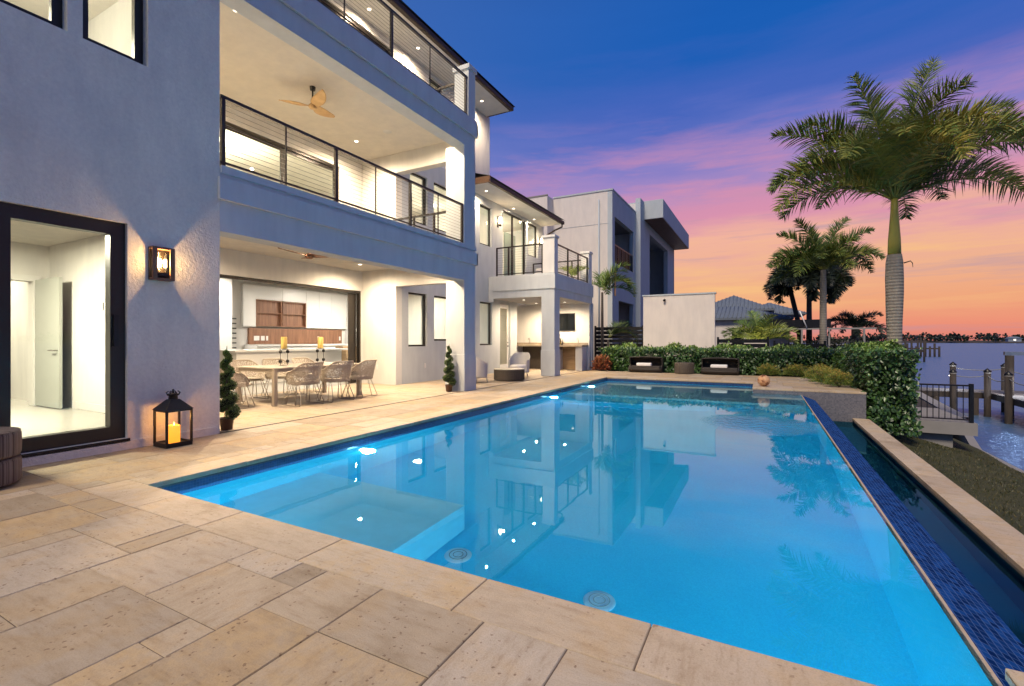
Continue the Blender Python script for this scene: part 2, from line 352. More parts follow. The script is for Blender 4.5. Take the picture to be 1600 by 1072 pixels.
def tris_leaf(mb, c, d, up, L, W, tint, bend=0.0):
    """pointed oval leaf, six-sided, folded a little along the midrib"""
    d = d.normalized(); s = d.cross(up)
    if s.length < 1e-4: s = d.cross(Vector((1,.3,.2)))
    s.normalize(); n = s.cross(d)
    p = [c, c+d*L*.35+s*W*.5+n*bend*.3, c+d*L*.75+s*W*.42+n*bend*.2, c+d*L-n*bend, c+d*L*.75-s*W*.42+n*bend*.2, c+d*L*.35-s*W*.5+n*bend*.3]
    mb.add(p, [(0,1,2,3),(0,3,4,5)], tint)
def rvec(r=rnd):
    while True:
        v = Vector((r.uniform(-1,1), r.uniform(-1,1), r.uniform(-1,1)))
        if .05 < v.length < 1: return v.normalized()
def point_lamp(name, loc, power, color=(1,.8,.55), size=.05, parent=None, kind='POINT', rot=None, spot=None, blend=.6):
    l = bpy.data.lights.new(name, kind); l.energy = power; l.color = color
    if kind == 'AREA': l.size = size; l.shape = 'DISK'
    else: l.shadow_soft_size = size
    if kind == 'SPOT': l.spot_size = spot or R(120); l.spot_blend = blend
    o = bpy.data.objects.new(name, l); COL.objects.link(o)
    off = ORG.get(parent.name, (0,0,0)) if parent else (0,0,0)
    o.location = tuple(a-b for a, b in zip(loc, off))
    if rot: o.rotation_euler = rot
    if parent: o.parent = parent
    return o
# ------------------------------------------------------------------ ground, deck, pool
PX0, PX1, PY0, PY1 = -4.78, .82, 2.17, 16.0       # pool basin
WZ = -.13                                          # water level
def tile_region(mb, x0, x1, y0, y1, cell, r, sizes, z=0.0, gap=.0024, taken=None, inside=None):
    nx = int(round((x1-x0)/cell)); ny = int(round((y1-y0)/cell)); sx = (x1-x0)/nx; sy = (y1-y0)/ny
    occ = [[False]*ny for _ in range(nx)]
    if inside:
        for i in range(nx):
            for j in range(ny):
                if not inside(x0+(i+.5)*sx, y0+(j+.5)*sy): occ[i][j] = True
    for j in range(ny):
        for i in range(nx):
            if occ[i][j]: continue
            opts = sizes[:]; r.shuffle(opts); opts.sort(key=lambda s: -s[0]*s[1]*r.random())
            for a, b in opts + [(1,1)]:
                if i+a <= nx and j+b <= ny and not any(occ[p][q] for p in range(i, i+a) for q in range(j, j+b)): break
            for p in range(i, i+a):
                for q in range(j, j+b): occ[p][q] = True
            gj = lambda: gap*r.uniform(.45,1.6); X0 = x0+i*sx+gj(); X1 = x0+(i+a)*sx-gj(); Y0 = y0+j*sy+gj(); Y1 = y0+(j+b)*sy-gj()
            zz = z + r.uniform(-.0012, .0012); e = [r.uniform(-.0015,.0015) for _ in range(4)]; c = .004
            # slightly tumbled edge: inner face flat, thin chamfer ring
            v = [(X0,Y0,zz-.005),(X1,Y0,zz-.005),(X1,Y1,zz-.005),(X0,Y1,zz-.005),(X0+c,Y0+c+e[0],zz),(X1-c+e[1],Y0+c,zz),(X1-c,Y1-c+e[2],zz),(X0+c+e[3],Y1-c,zz)]
            mb.add(v, [(4,5,6,7),(0,1,5,4),(1,2,6,5),(2,3,7,6),(3,0,4,7)], r.random())
def sheet(mb, x0, x1, y0, y1, z): mb.add([(x0,y0,z),(x1,y0,z),(x1,y1,z),(x0,y1,z)], [(0,1,2,3)])
r1 = random.Random(21)
CW = .34
deck = MB()
S = [(3,2),(2,3),(3,3),(2,2),(3,2),(2,1),(1,2),(2,2),(1,1),(2,2)]
tile_region(deck, -6.54, 2.3, -2.0, PY0-CW, .203, r1, S)
tile_region(deck, -6.54, PX0-CW, PY0-CW, PY1+CW, .203, r1, [(2,3),(2,4),(3,3),(2,2),(3,4)])
tile_region(deck, -6.54, 2.2, PY1+CW, 19.1, .203, r1, [(3,2),(4,2),(2,2),(3,3)])
tile_region(deck, -.27+CW, 2.2-.06, 14.15+CW, PY1+CW, .203, r1, [(3,2),(4,2),(2,2),(3,3)])
struct('pool_deck', deck, M['trav'])
bed = MB()
for a in ((-6.54,2.3,-2.0,PY0-.02),(-6.54,PX0-.02,PY0-.02,PY1+.02),(-6.54,2.19,PY1+.02,19.1),(-.25,2.19,14.17,PY1+.02),(PX1,2.3,PY0-.02,2.5)): sheet(bed, *a, -.006)
struct('deck_bed', bed, M['joint'])
# coping stones round the basin
cop = MB()
def cope(x0, x1, y0, y1, along, L):
    a0, a1 = (x0, x1) if along == 'x' else (y0, y1); a = a0
    while a < a1-.05:
        l = L*r1.uniform(.85, 1.15); b = min(a1, a+l)
        if a1-b < .25: b = a1
        g = .0025; t = r1.random(); z = r1.uniform(-.001,.001)
        if along == 'x': cop.box(a+g, b-g, y0+g, y1, -.045, z+.001, t)
        else: cop.box(x0+g, x1, a+g, b-g, -.045, z+.001, t)
        a = b
cope(PX0-CW, PX1, PY0-CW, PY0, 'x', .95)
cope(PX1+.002, 2.3, PY0-CW, 2.52, 'x', .8)
cope(PX0-CW, PX0, PY0+.001, PY1, 'y', .95)
cope(PX0-CW, -.27, PY1+.001, PY1+CW, 'x', .9)
cope(-.27, 2.2, 14.15, 14.15+CW, 'x', .8)
for o_ in (0,):
    cop.box(-.27, -.27+CW, 14.15+CW+.003, PY1+CW, -.045, .001, .4); cop.box(2.2-.06, 2.2, 14.15+CW+.003, 19.0, -.045, .001, .5)
co = struct('pool_coping', cop, M['trav_cop']); 
md = co.modifiers.new('b', 'BEVEL'); md.width = .006; md.segments = 2
# dark strip set just under the coping edge
ed = MB(); ed.box(PX0-.03, PX0-.004, PY0, PY1, -.062, -.047); ed.box(PX0, -.27, PY1+.004, PY1+.03, -.062, -.047); ed.box(PX0, PX1, PY0-.03, PY0-.004, -.062, -.047)
struct('coping_underside', ed, M['coping_edge'])
# basin: walls, floor, shelf, bench
D = -1.45
bs = MB()
sheet(bs, PX0, PX1, PY0, PY1, D)
zt = -.24
for a in ([(PX0,PY0,D),(PX1,PY0,D),(PX1,PY0,zt),(PX0,PY0,zt)], [(PX0,PY0,D),(PX0,PY1,D),(PX0,PY1,zt),(PX0,PY0,zt)], [(PX0,PY1,D),(PX1,PY1,D),(PX1,PY1,zt),(PX0,PY1,zt)], [(PX1,PY0,D),(PX1,PY1,D),(PX1,PY1,WZ-.006),(PX1,PY0,WZ-.006)]): bs.add(a, [(0,1,2,3)])
shf = MB(); shf.box(PX0+.003, PX1-.003, 12.2, PY1-.003, D+.004, -.42); struct('sun_shelf', shf, M['shelf_plaster'])                       # sun shelf
n = 24                                                          # rounded step in front of the shelf
arc = [(PX0, 12.2)] + [(PX0 + 4.4*(1-math.cos(math.pi/2*k/n))*1.0 if False else PX0+4.6*math.sin(math.pi/2*k/n), 12.2-1.1*math.cos(math.pi/2*k/n)) for k in range(n+1)] 
vs = [(x, y, -.75) for x, y in arc] + [(x, y, D) for x, y in arc]; N = len(arc)
bs.add(vs, [tuple(range(N))[::-1]] + [(i, i+1, N+i+1, N+i) for i in range(N-1)])
bn = MB(); bn.box(PX0+.003, -2.67, PY0+.003, 4.0, D+.004, -.90); struct('pool_bench', bn, M['bench_plaster'])                      # near corner bench
struct('pool_basin', bs, M['plaster'])
wt = MB(); 
wt.box(PX0-.02, PX0, PY0, PY1, zt, -.062); 
struct('waterline_tile', wt, M['navy'])
wt2 = MB(); wt2.box(PX0, PX1, PY0-.02, PY0, zt, -.062); wt2.box(PX0, -.27, PY1, PY1+.02, zt, -.062)
struct('end_waterline_tile', wt2, M['navyx'])
# jutting deck block with tiled face towards pool and trough
jb = MB(); jb.box(-.26, 2.19, 14.16, 19.0, D+.01, -.046)
struct('planter_block', jb, M['planter_tile'])
# infinity edge: flat lip, sloped mosaic face
lip = MB(); lip.box(PX1+.003, PX1+.038, 2.525, 14.145, -.5, WZ-.003)
struct('overflow_lip', lip, M['trav_cop'])
sl = MB(); sl.add([(PX1+.040,2.52,WZ-.008),(1.14,2.52,-.245),(1.14,14.15,-.245),(PX1+.040,14.15,WZ-.008)], [(0,1,2,3)])
sl.add([(1.14,2.52,-.245),(1.14,2.52,-1.5),(1.14,14.15,-1.5),(1.14,14.15,-.245)], [(0,1,2,3)])
struct('overflow_slope', sl, M['blueglass'])
# catch trough and its outer wall with stone coping
tr = MB(); sheet(tr, 1.13, 1.96, 1.0, 14.2, -1.45); tr.box(1.945, 2.22, .5, 14.15, -2.2, -.78)
struct('trough', tr, M['trough_plaster'])
wl = MB(); wl.box(1.944,2.221,.5,14.15,-.78,-.69); struct('trough_wall', wl, M['concrete'])
tc = MB(); a = -.5
while a < 14.1:
    b_ = min(14.15, a+.9*r1.uniform(.9,1.1)); tc.box(1.915, 2.25, a+.003, b_-.002, -.688, -.638+r1.uniform(-.001,.001), r1.random()); a = b_
t_ = struct('trough_coping', tc, M['trav_cop']); md = t_.modifiers.new('b','BEVEL'); md.width = .006; md.segments = 2
# water
def water(name, tint, ior=1.33, gt=(.70,.92,1,1), bumps=((3.0,.02),), rough=0.0, center=None):
    m = bpy.data.materials.new(name); m.use_nodes = True; nt = m.node_tree; nt.nodes.clear()
    o = nt.nodes.new('ShaderNodeOutputMaterial'); r = nd(nt, 'ShaderNodeBsdfRefraction', IOR=ior, Roughness=rough); r.inputs['Color'].default_value = (*tint, 1)
    g = nd(nt, 'ShaderNodeBsdfGlossy', Roughness=rough); g.inputs['Color'].default_value = gt; f = nd(nt, 'ShaderNodeFresnel', IOR=ior+.15); x = nt.nodes.new('ShaderNodeMixShader')
    v = geo(nt); h = None
    for s, k in bumps:
        q = math_(nt, 'MULTIPLY', noise(nt, v, s, 2), k); h = q if h is None else math_(nt, 'ADD', h, q)
    if center:
        g2 = nt.nodes.new('ShaderNodeNewGeometry'); dd = nt.nodes.new('ShaderNodeVectorMath'); dd.operation = 'DISTANCE'; lk(nt, g2.outputs['Position'], dd.inputs[0]); dd.inputs[1].default_value = center
        fall = math_(nt, 'MAXIMUM', math_(nt, 'SUBTRACT', 1.0, math_(nt, 'DIVIDE', dd.outputs['Value'], 1.0)), 0.0)
        q = math_(nt, 'MULTIPLY', math_(nt, 'MULTIPLY', fall, noise(nt, v, 9, 3, .6)), .35); h = math_(nt, 'ADD', h, q)
    bp = nd(nt, 'ShaderNodeBump', Strength=1.0, Distance=.1); lk(nt, h, bp.inputs['Height'])
    for n_ in (r, g, f): lk(nt, bp.outputs[0], n_.inputs['Normal'])
    lk(nt, f.outputs[0], x.inputs[0]); lk(nt, r.outputs[0], x.inputs[1]); lk(nt, g.outputs[0], x.inputs[2]); lk(nt, x.outputs[0], o.inputs[0]); return m
M['water'] = water('pool_water', (.72,.93,1.0), bumps=((1.6,.006),(6.0,.0012)), center=(-.1, 8.9, WZ))
M['water2'] = water('trough_water', (.30,.55,.70), ior=1.25, gt=(.14,.55,.75,1), bumps=((2.0,.006),(9,.0015)))
w = MB(); w.add([(PX0,PY0,WZ),(PX1+.02,PY0,WZ),(PX1+.02,14.15,WZ),(-.265,14.15,WZ),(-.265,PY1,WZ),(PX0,PY1,WZ)], [(0,1,2,3,4,5)])
struct('pool_water', w, M['water'])
w = MB(); sheet(w, 1.12, 1.946, .8, 14.16, -.74); struct('trough_water', w, M['water2'])
# pool lamps on the house-side wall
PL = []
for y, lab in ((4.67,'nearest'), (11.0,'middle'), (13.9,'far')): PL.append((PX0+.012, y, {'far':-.265,'middle':-.33}.get(lab,-.40), lab))
LBL = {'nearest':'round underwater lamp glowing on the house side pool wall, nearest the camera', 'middle':'round underwater lamp on the house side pool wall just before the curved step', 'far':'round underwater lamp on the house side pool wall beside the shallow shelf'}
for i, (x, y, z, lab) in enumerate(PL):
    t = thing('pool_lamp', LBL[lab], 'pool light', (x, y, z), 'underwater lamps in the pool wall')
    ring = MB(); ring.tube([(x+.012, y+.085*math.cos(a*math.pi/10), z+.085*math.sin(a*math.pi/10)) for a in range(21)], .012, 6); obj('rim', ring, M['whitering'], t)
    ln = MB(); ln.tube([(x-.01,y,z),(x+.018,y,z)], .05, 20); obj('lens', ln, M['poolens'], t)
    point_lamp('pool_lamp_light', (x+.12, y, z-.05 if lab != 'far' else z), 520, (.40,.92,1.0), .09, t)
for (x, y) in ((-3.9, PY0+.14), (.3, PY0+.14)):  # left one is added out of sight to light the bench top
    t = thing('pool_lamp', 'round underwater lamp below the near coping, ' + ('added out of sight to light the corner bench' if x < -3 else 'right of the two drains'), 'pool light', (x, PY0+.012, -.6), 'underwater lamps in the pool wall')
    ring = MB(); ring.tube([(x+.085*math.cos(a*math.pi/10), PY0+.02, -.6+.085*math.sin(a*math.pi/10)) for a in range(21)], .012, 6); obj('rim', ring, M['whitering'], t)
    ln = MB(); ln.tube([(x,PY0,-.6),(x,PY0+.02,-.6)], .072, 20); obj('lens', ln, M['poolens'], t)
    point_lamp('pool_lamp_light', (x, y+.25, -.65 if x < -3 else -.9), 200 if x < -3 else 190, (.40,.90,1.0), .09, t)
# floor drain / cleaner covers
def drain(x, y, z, lab):
    t = thing('drain_cover', lab, 'drain cover', (x, y, z), 'round covers in the pool floor')
    d = MB(); d.lathe([(0,.018),(.05,.018),(.10,.014),(.125,.004),(.125,0)], (x,y,z), 28); obj('cover', d, M['whitering'], t)
    for k in range(2):
        d = MB(); d.tube([(x+(.045+.035*k)*math.cos(a*math.pi/12), y+(.045+.035*k)*math.sin(a*math.pi/12), z+.02) for a in range(25)], .004, 5, False); obj('ring', d, M['concrete'], t)
drain(-2.46, 3.58, D, 'round white drain cover on the pool floor beside the corner bench')
drain(-1.13, 3.57, D, 'round pale drain cover on the pool floor nearest the camera')
# land, lawn, sea
g = MB()
sheet(g, -300, PX0-.02, -60, 16.1, -.3); sheet(g, PX0-.02, 2.3, -60, .4, -.3); sheet(g, -300, 2.2, 16.1, 60, -.07)
g.add([(-300,60,-.07),(2.2,60,-.07),(14,110,-.4),(10,170,-.5),(-300,400,-.5)], [(0,1,2,3,4)])
g.add([(2.2,19.0,-.07),(4.9,19.0,-1.72),(6.2,22.5,-1.64),(7.0,33,-1.6),(9.6,60,-1.5),(2.2,60,-.07)], [(0,1,2,3,4,5)])
g.add([(2.2,60,-.07),(9.6,60,-1.5),(20,105,-1.4),(14,110,-.4)], [(0,1,2,3)])
struct('ground', g, M['soil'])
lw = MB()
def lawn(u, v):
    x = 2.2 + u*2.9; y = -6 + v*25; z = -1.0 - .68*u + .03*math.sin(y*1.7+x*2)
    return (x, y, z)
lw.grid(lawn, 6, 40); struct('lawn', lw, M['grass'])
gr = MB()
rg = random.Random(5)
for k in range(15000):
    u = rg.random(); v = rg.random()**1.0; x, y, z = lawn(u, .28+v*.62); h = rg.uniform(.02,.055); a = rg.uniform(0,6.28); w_ = .004+.004*rg.random()
    gr.add([(x-w_*math.cos(a),y-w_*math.sin(a),z),(x+w_*math.cos(a),y+w_*math.sin(a),z),(x+rg.uniform(-.03,.03),y+rg.uniform(-.03,.03),z+h)], [(0,1,2)], rg.random())
M['grassblade'] = leafmat('grass_blade', [(0,(.022,.035,.010)), (.6,(.07,.068,.02)), (1,(.15,.12,.045))])
tag(obj('grass', gr, M['grassblade']), 'short patchy lawn grass beside the trough wall', 'grass', kind='stuff')
sea = MB(); sheet(sea, 5.2, 3000, -300, 60, -2.7); sheet(sea, -3000, 3000, 60, 4000, -2.7); so = struct('sea', sea, mat('sea_water')[0])
nt = so.data.materials[0].node_tree; nt.nodes.clear(); o_ = nt.nodes.new('ShaderNodeOutputMaterial')
df = nt.nodes.new('ShaderNodeBsdfDiffuse'); df.inputs[0].default_value = (.12,.20,.34,1); gl = nd(nt, 'ShaderNodeBsdfGlossy', Roughness=.22); gl.inputs[0].default_value = (.32,.50,.76,1)
n1 = noise(nt, geo(nt, (1,1,1)), .9, 4, .6); n2 = noise(nt, geo(nt), 4.5, 3, .6); bp = nd(nt, 'ShaderNodeBump', Strength=.9, Distance=.3); lk(nt, math_(nt, 'ADD', n1, math_(nt, 'MULTIPLY', n2, .35)), bp.inputs['Height']); lk(nt, bp.outputs[0], gl.inputs['Normal'])
mx = nt.nodes.new('ShaderNodeMixShader'); mx.inputs[0].default_value = .52; lk(nt, df.outputs[0], mx.inputs[1]); lk(nt, gl.outputs[0], mx.inputs[2]); lk(nt, mx.outputs[0], o_.inputs[0])
# sea walls
sw = thing('seawall', 'long grey concrete seawall cap curving along the lawn edge to the neighbour plot', 'seawall', (5.1,10,-2.7))
SWP = [(5.1,-8,-1.72),(5.05,17.4,-1.72),(6.3,23.5,-1.60),(7.1,33,-1.56),(9.7,60,-1.5)]
m1 = MB(); m2 = MB()
for (xa,ya,za),(xb,yb,zb) in zip(SWP, SWP[1:]):
    wd_ = .20 if ya < 20 else .45
    m2.add([(xa,ya,za),(xa+wd_,ya,za),(xb+.45 if yb>25 else xb+.2,yb,zb),(xb,yb,zb),(xa,ya,za-.12),(xa+wd_,ya,za-.12),(xb+.45 if yb>25 else xb+.2,yb,zb-.12),(xb,yb,zb-.12)], [(0,1,2,3),(1,5,6,2),(4,0,3,7)])
    m1.add([(xa+wd_-.05,ya,za-.1),(xb+(.45 if yb>25 else .2)-.05,yb,zb-.1),(xb+(.45 if yb>25 else .2)-.05,yb,-4),(xa+wd_-.05,ya,-4),(xa+.02,ya,za-.1),(xb+.02,yb,zb-.1),(xb+.02,yb,-4),(xa+.02,ya,-4)], [(0,1,2,3),(7,6,5,4)])
obj('wall', m1, M['concrete'], sw); obj('cap', m2, M['concrete'], sw)
# ------------------------------------------------------------------ main house
H = thing('house', 'three storey pale stucco house with cable railed balconies and lit rooms beside the pool', 'house', (-9,8,0))
W = -6.55; Y0, Y1 = 3.83, 10.3
def hb(name, m, *a, bevel=0): return bx(name, M[m], H, *a, bevel=bevel)
# left wing wall with door and windows
DO = (1.67, 2.77, .13, 2.63)
holes = [DO, (2.36, 2.98, 4.56, 6.25), (1.25, 2.23, 4.56, 6.25), (-1.5,-.3,4.56,6.25)]
obj('left_wall', holewall('x', -6.8, W, -5, Y0, 0, 9.9, holes), M['stucco_left'], H)
hb('wall_plinth', 'stucco_left', W, W+.02, -5, 3.79, 0, .10)
# party wall between left wing and terraces (terrace side)
hb('side_wall', 'white', -16, -6.802, 3.6, 3.828, 0, 9.7)
# slabs
hb('floor_slab', 'ceil', -16.1, -6.802, -5, 3.598, 2.95, 3.6)
hb('floor_slab', 'ceil', -16.1, -6.802, -5, 3.598, 6.5, 6.86)
for z0, z1 in ((3.3,3.64),(6.55,6.86)):
    hb('floor_slab', 'ceil', -16.1, -7.102, 3.832, 10.298, z0, z1)
    hb('floor_slab', 'ceil', -16.1, -9.42, 10.302, 20.3, z0, z1)
hb('roof_slab', 'ceil', -16.1, -8.25, 3.832, 15.25, 9.72, 9.86)
hb('roof_slab', 'ceil', -16.1, -6.802, -5, 3.598, 9.2, 9.5)
hb('ground_slab', 'floor_in', -16.1, -6.802, -5, 3.598, -.2, .12)
hb('ground_slab', 'floor_in', -16.1, -10.52, 3.832, 10.298, -.2, .004)
hb('ground_slab', 'floor_in', -16.1, -9.42, 10.302, 15.9, -.2, .004)
# outer shell so that the rooms are closed
hb('rear_wall', 'white', -16.35, -16.1, -5, 20.5, 0, 9.9)
hb('end_wall', 'white', -16.1, -6.8, -5.25, -5.0, 0, 9.9)
hb('end_wall', 'stucco', -16.1, -9.42, 15.25, 15.5, 6.86, 9.72)
# front beams, columns
for z0, z1, bz0, bz1, top in ((2.76,3.64,3.19,3.49,3.66),(6.12,6.86,6.46,6.80,6.885)):
    hb('beam', 'stucco', -6.88, W, Y0+.002, Y1, z0, z1)
    hb('floor_slab', 'ceil', -7.10, -6.882, Y0+.002, Y1-.002, z0+(.54 if z0<4 else .43), z1-.001)
    hb('band', 'stucco', W+.001, W+.055, 3.80, Y1+.05, bz0, bz1, bevel=.006)
    hb('band_return', 'stucco', -6.9, W+.055, Y1+.001, Y1+.05, bz0, bz1)
    hb('ledge', 'stucco', W+.001, W+.03, 3.84, Y1+.03, top-.10, top)
hb('column', 'stucco', -7.1, W, 9.8, Y1, .92, 2.758)
hb('column_base', 'stucco', -7.12, W+.02, 9.78, Y1+.02, 0, .92, bevel=.01)
hb('column', 'stucco', -7.1, W, 9.8, Y1, 3.66, 6.118)
hb('parapet_pillar', 'stucco', -6.98, W, 10.0, Y1, 6.862, 8.1)
hb('pillar_cap', 'stucco', -7.02, W+.04, 9.96, Y1+.04, 8.1, 8.22, bevel=.01)
hb('beam', 'white', -9.2, -6.9, Y1+.002, 10.55, 2.80, 3.64)
hb('beam', 'white', -9.2, -6.9, Y1+.002, 10.55, 6.02, 6.86)
# return walls (face the terraces)
hb('return_wall', 'white', -10.7, -9.2, Y1+.002, 10.55, .002, 3.298)
hb('return_wall', 'white', -10.7, -9.2, Y1+.002, 10.55, 3.642, 6.548)
# rear wall of terraces with openings
obj('terrace_wall', holewall('x', -10.7, -10.5, Y0+.002, Y1, .002, 3.298, [(4.3,10.28,.002,2.72)]), M['white'], H)
obj('balcony_wall', holewall('x', -10.7, -10.5, Y0+.002, Y1, 3.642, 6.548, [(4.3,9.45,3.642,6.13)]), M['white'], H)
# long wall x=-9.2 beyond the terraces
W2 = [(10.83,11.70,1.08,2.69),(12.06,13.30,1.25,2.69),(14.79,15.66,1.08,2.70),(10.9,11.72,4.80,6.28),(12.04,13.5,4.80,6.28),(14.79,15.63,4.82,6.3),(16.51,18.60,3.70,6.50),(18.80,19.81,5.03,6.50),(16.29,17.16,.02,2.74)]
obj('courtyard_wall', holewall('x', -9.42, -9.2, 10.55, 17.75, 0, 6.86, [h for h in W2 if h[1] < 17.2]+[(16.51,17.75,3.70,6.50)]), M['stucco'], H)
obj('upper_wall', holewall('x', -9.42, -9.2, 17.75, 20.5, 2.85, 6.66, [(17.75,18.60,3.70,6.50),(18.80,19.81,5.03,6.50)]), M['stucco'], H)
obj('top_wall', holewall('x', -9.42, -9.2, 3.83, 15.5, 6.862, 9.72, [(4.6,10.1,6.9,9.42),(11.79,12.5,7.4,9.5)]), M['white'], H)
# siding-like grooves read on the lit top storey wall: thin horizontal laps
# kitchen niche room of the lower wing
hb('wing_end_wall', 'white', -10.4, -6.56, 19.36, 19.55, 0, 2.848)
hb('wing_end_face', 'stucco', -10.4, -6.5, 19.551, 19.7, 0, 2.848)
hb('niche_wall', 'white', -10.4, -10.2, 17.752, 19.358, 0, 2.848)
hb('niche_return', 'white', -10.4, -9.422, 17.55, 17.75, 0, 2.848)
hb('partition_wall', 'white', -16, -9.425, 15.9, 16.05, 0, 6.548)
hb('partition_wall', 'white', -16, -9.425, 20.3, 20.5, 3.642, 6.65)
# wing balcony
hb('balcony_slab', 'white', -9.19, -6.52, 15.42, 19.36, 2.85, 3.64)
hb('band', 'stucco', -8.98, -6.46, 15.36, 15.418, 3.10, 3.60, bevel=.006)
hb('balcony_face', 'stucco', -9.19, -6.52, 15.40, 15.419, 2.83, 3.66)
hb('band', 'stucco', -6.518, -6.46, 15.42, 19.60, 3.10, 3.60, bevel=.006)
hb('balcony_face', 'stucco', -6.519, -6.50, 15.42, 19.56, 2.83, 3.66)
hb('column', 'stucco', -7.0, -6.5, 15.4-.002, 15.88, .92, 2.83)
hb('column_base', 'stucco', -7.02, -6.48, 15.38, 15.9, 0, .92, bevel=.01)
hb('balcony_pillar', 'white', -6.95, -6.5, 15.4, 15.72, 3.662, 4.90)
hb('pillar_cap', 'white', -6.99, -6.46, 15.36, 15.76, 4.90, 4.99, bevel=.01)
hb('balcony_pillar', 'white', -6.85, -6.5, 19.12, 19.5, 3.662, 4.93)
hb('pillar_cap', 'white', -6.89, -6.46, 19.08, 19.54, 4.93, 5.02, bevel=.01)
hb('corbel', 'stucco', -9.19, -8.98, 15.40, 15.44, 2.70, 2.83)
# eaves
hb('soffit', 'white', -9.19, -8.22, 3.0, 15.25, 9.66, 9.72)
hb('gutter', 'gutter', -8.22, -8.08, 3.0, 15.32, 9.64, 9.80, bevel=.03)
hb('fascia', 'gutter', -9.2, -8.08, 15.25, 15.34, 9.66, 9.84, bevel=.02)
rf = MB(); rf.add([(-8.05,2.9,9.83),(-8.05,15.4,9.83),(-12,12,11.4),(-12,2.9,11.4),(-16,15.4,9.83)], [(0,1,2,3),(1,4,2)]); obj('roof', rf, M['gutter'], H)
hb('soffit', 'white', -9.19, -8.22, 13.72, 20.3, 6.60, 6.66)
hb('gutter', 'gutter', -8.22, -8.08, 13.7, 20.36, 6.58, 6.73, bevel=.03)
hb('fascia', 'fasciawood', -9.19, -8.08, 13.60, 13.70, 6.58, 6.78, bevel=.01)
rf = MB(); rf.add([(-8.05,13.58,6.76),(-8.05,20.4,6.76),(-11,18.5,7.7),(-11,15.52,7.7),(-9.19,15.26,7.1),(-9.19,13.58,7.1)], [(0,1,2,3,4,5)]); obj('roof', rf, M['gutter'], H)
hb('wing_roof', 'stucco', -16, -9.42, 15.52, 20.5, 6.65, 6.8)
ds = MB(); ds.tube([(-8.15,20.2,6.58),(-8.15,20.2,6.45),(-8.5,20.25,6.35),(-9.1,20.3,6.1),(-9.14,20.3,5.9),(-9.14,20.3,3.6)], .04, 8); obj('downspout', ds, M['gutter'], H)
# ---- windows: frame > pane
def pane(par, x, y0, y1, z0, z1, m='glass'): return obj('pane', MB().add([(x,y0,z0),(x,y1,z0),(x,y1,z1),(x,y0,z1)], [(0,1,2,3)]), M[m], par)
def window(y0, y1, z0, z1, x=-9.3, fr=.055, name='window', mull=(), dep=.07, m='bronze', hor=()):
    f = holewall('x', x-dep/2, x+dep/2, y0+.002, y1-.002, z0+.002, z1-.002, (lambda e: [(e[i]+fr/2 if i else y0+fr, e[i+1]-fr/2 if i < len(e)-2 else y1-fr, z0+fr, z1-fr) for i in range(len(e)-1)])([y0,*mull,y1]))
    o = obj(name, f, M[m], H)
    pane(o, x, y0+fr*.6, y1-fr*.6, z0+fr*.6, z1-fr*.6); return o
for h in W2[:6]: window(*h)
window(18.80,19.81,5.03,6.50)
o = window(16.51,18.60,3.70,6.50, mull=(17.5,), name='sliding_door')
bx('door_panel', M['sagepanel'], o, -9.5, -9.46, 17.15, 18.1, 3.7, 5.75)
for h in holes[1:]: window(*h, x=-6.70, fr=.09)
# reveal boards lit white
o = window(DO[0], DO[1], DO[2], DO[3], x=-6.66, fr=.145, name='glass_door', dep=.12)
hd = MB(); hd.box(-6.60,-6.575,2.66,2.675,1.25,1.50); hd.box(-6.60,-6.565,2.645,2.69,1.20,1.56); obj('handle', hd, M['black'], o)
sw_ = MB(); sw_.box(-6.56,-6.53,DO[0]-.02,DO[1]+.02,.09,.128); obj('door_sill', sw_, M['black'], H)
# big sliding openings
def slider(y0, y1, z0, z1, x, stack, panels, name='sliding_door', closed=True):
    f = MB(); f.box(x-.06,x+.06,y0,y1,z1-.07,z1); f.box(x-.06,x+.06,y1-.06,y1,z0,z1-.07); f.box(x-.06,x+.06,y0,y0+.06,z0,z1-.07)
    o = obj(name, f, M['bronze'], H)
    for k in range(stack): bx('stacked_leaf', M['bronze'], o, x-.05+.022*k-.02, x-.05+.022*k-.004, y1-.07-.09*(k+1), y1-.075-.09*k, z0+.01, z1-.075)
    for (a, b_) in panels:
        l = obj('leaf', holewall('x', x-.02, x+.02, a, b_, z0+.01, z1-.075, [(a+.07,b_-.07,z0+.09,z1-.15)]), M['bronze'], o)
        pane(l, x, a+.04, b_-.04, z0+.05, z1-.11)
    return o
slider(4.3,10.28,.004,2.72,-10.6,4,[])
slider(4.3,9.45,3.644,6.13,-10.6,0,[(4.36,6.05),(6.07,7.75),(7.77,9.38)])
slider(4.6,10.1,6.9,9.42,-9.31,0,[(4.66,6.4),(6.42,8.2),(8.22,10.03)])
window(11.79,12.5,7.4,9.5)
# wing door: white
dr = obj('entry_door', holewall('x', -9.33, -9.28, 16.31, 17.14, .03, 2.72, [(16.43,17.02,.3,2.55)]), M['whitepaint'], H)
bx('pane', M['lamp_glass'], dr, -9.31, -9.30, 16.43, 17.02, .3, 2.55)
k = MB(); k.lathe([(0,.0),(.03,.01),(.03,.05),(0,.06)], (-9.27,17.07,1.0), 10); k.box(-9.28,-9.26,17.05,17.09,1.15,1.19); obj('knob', k, M['bronze'], dr)
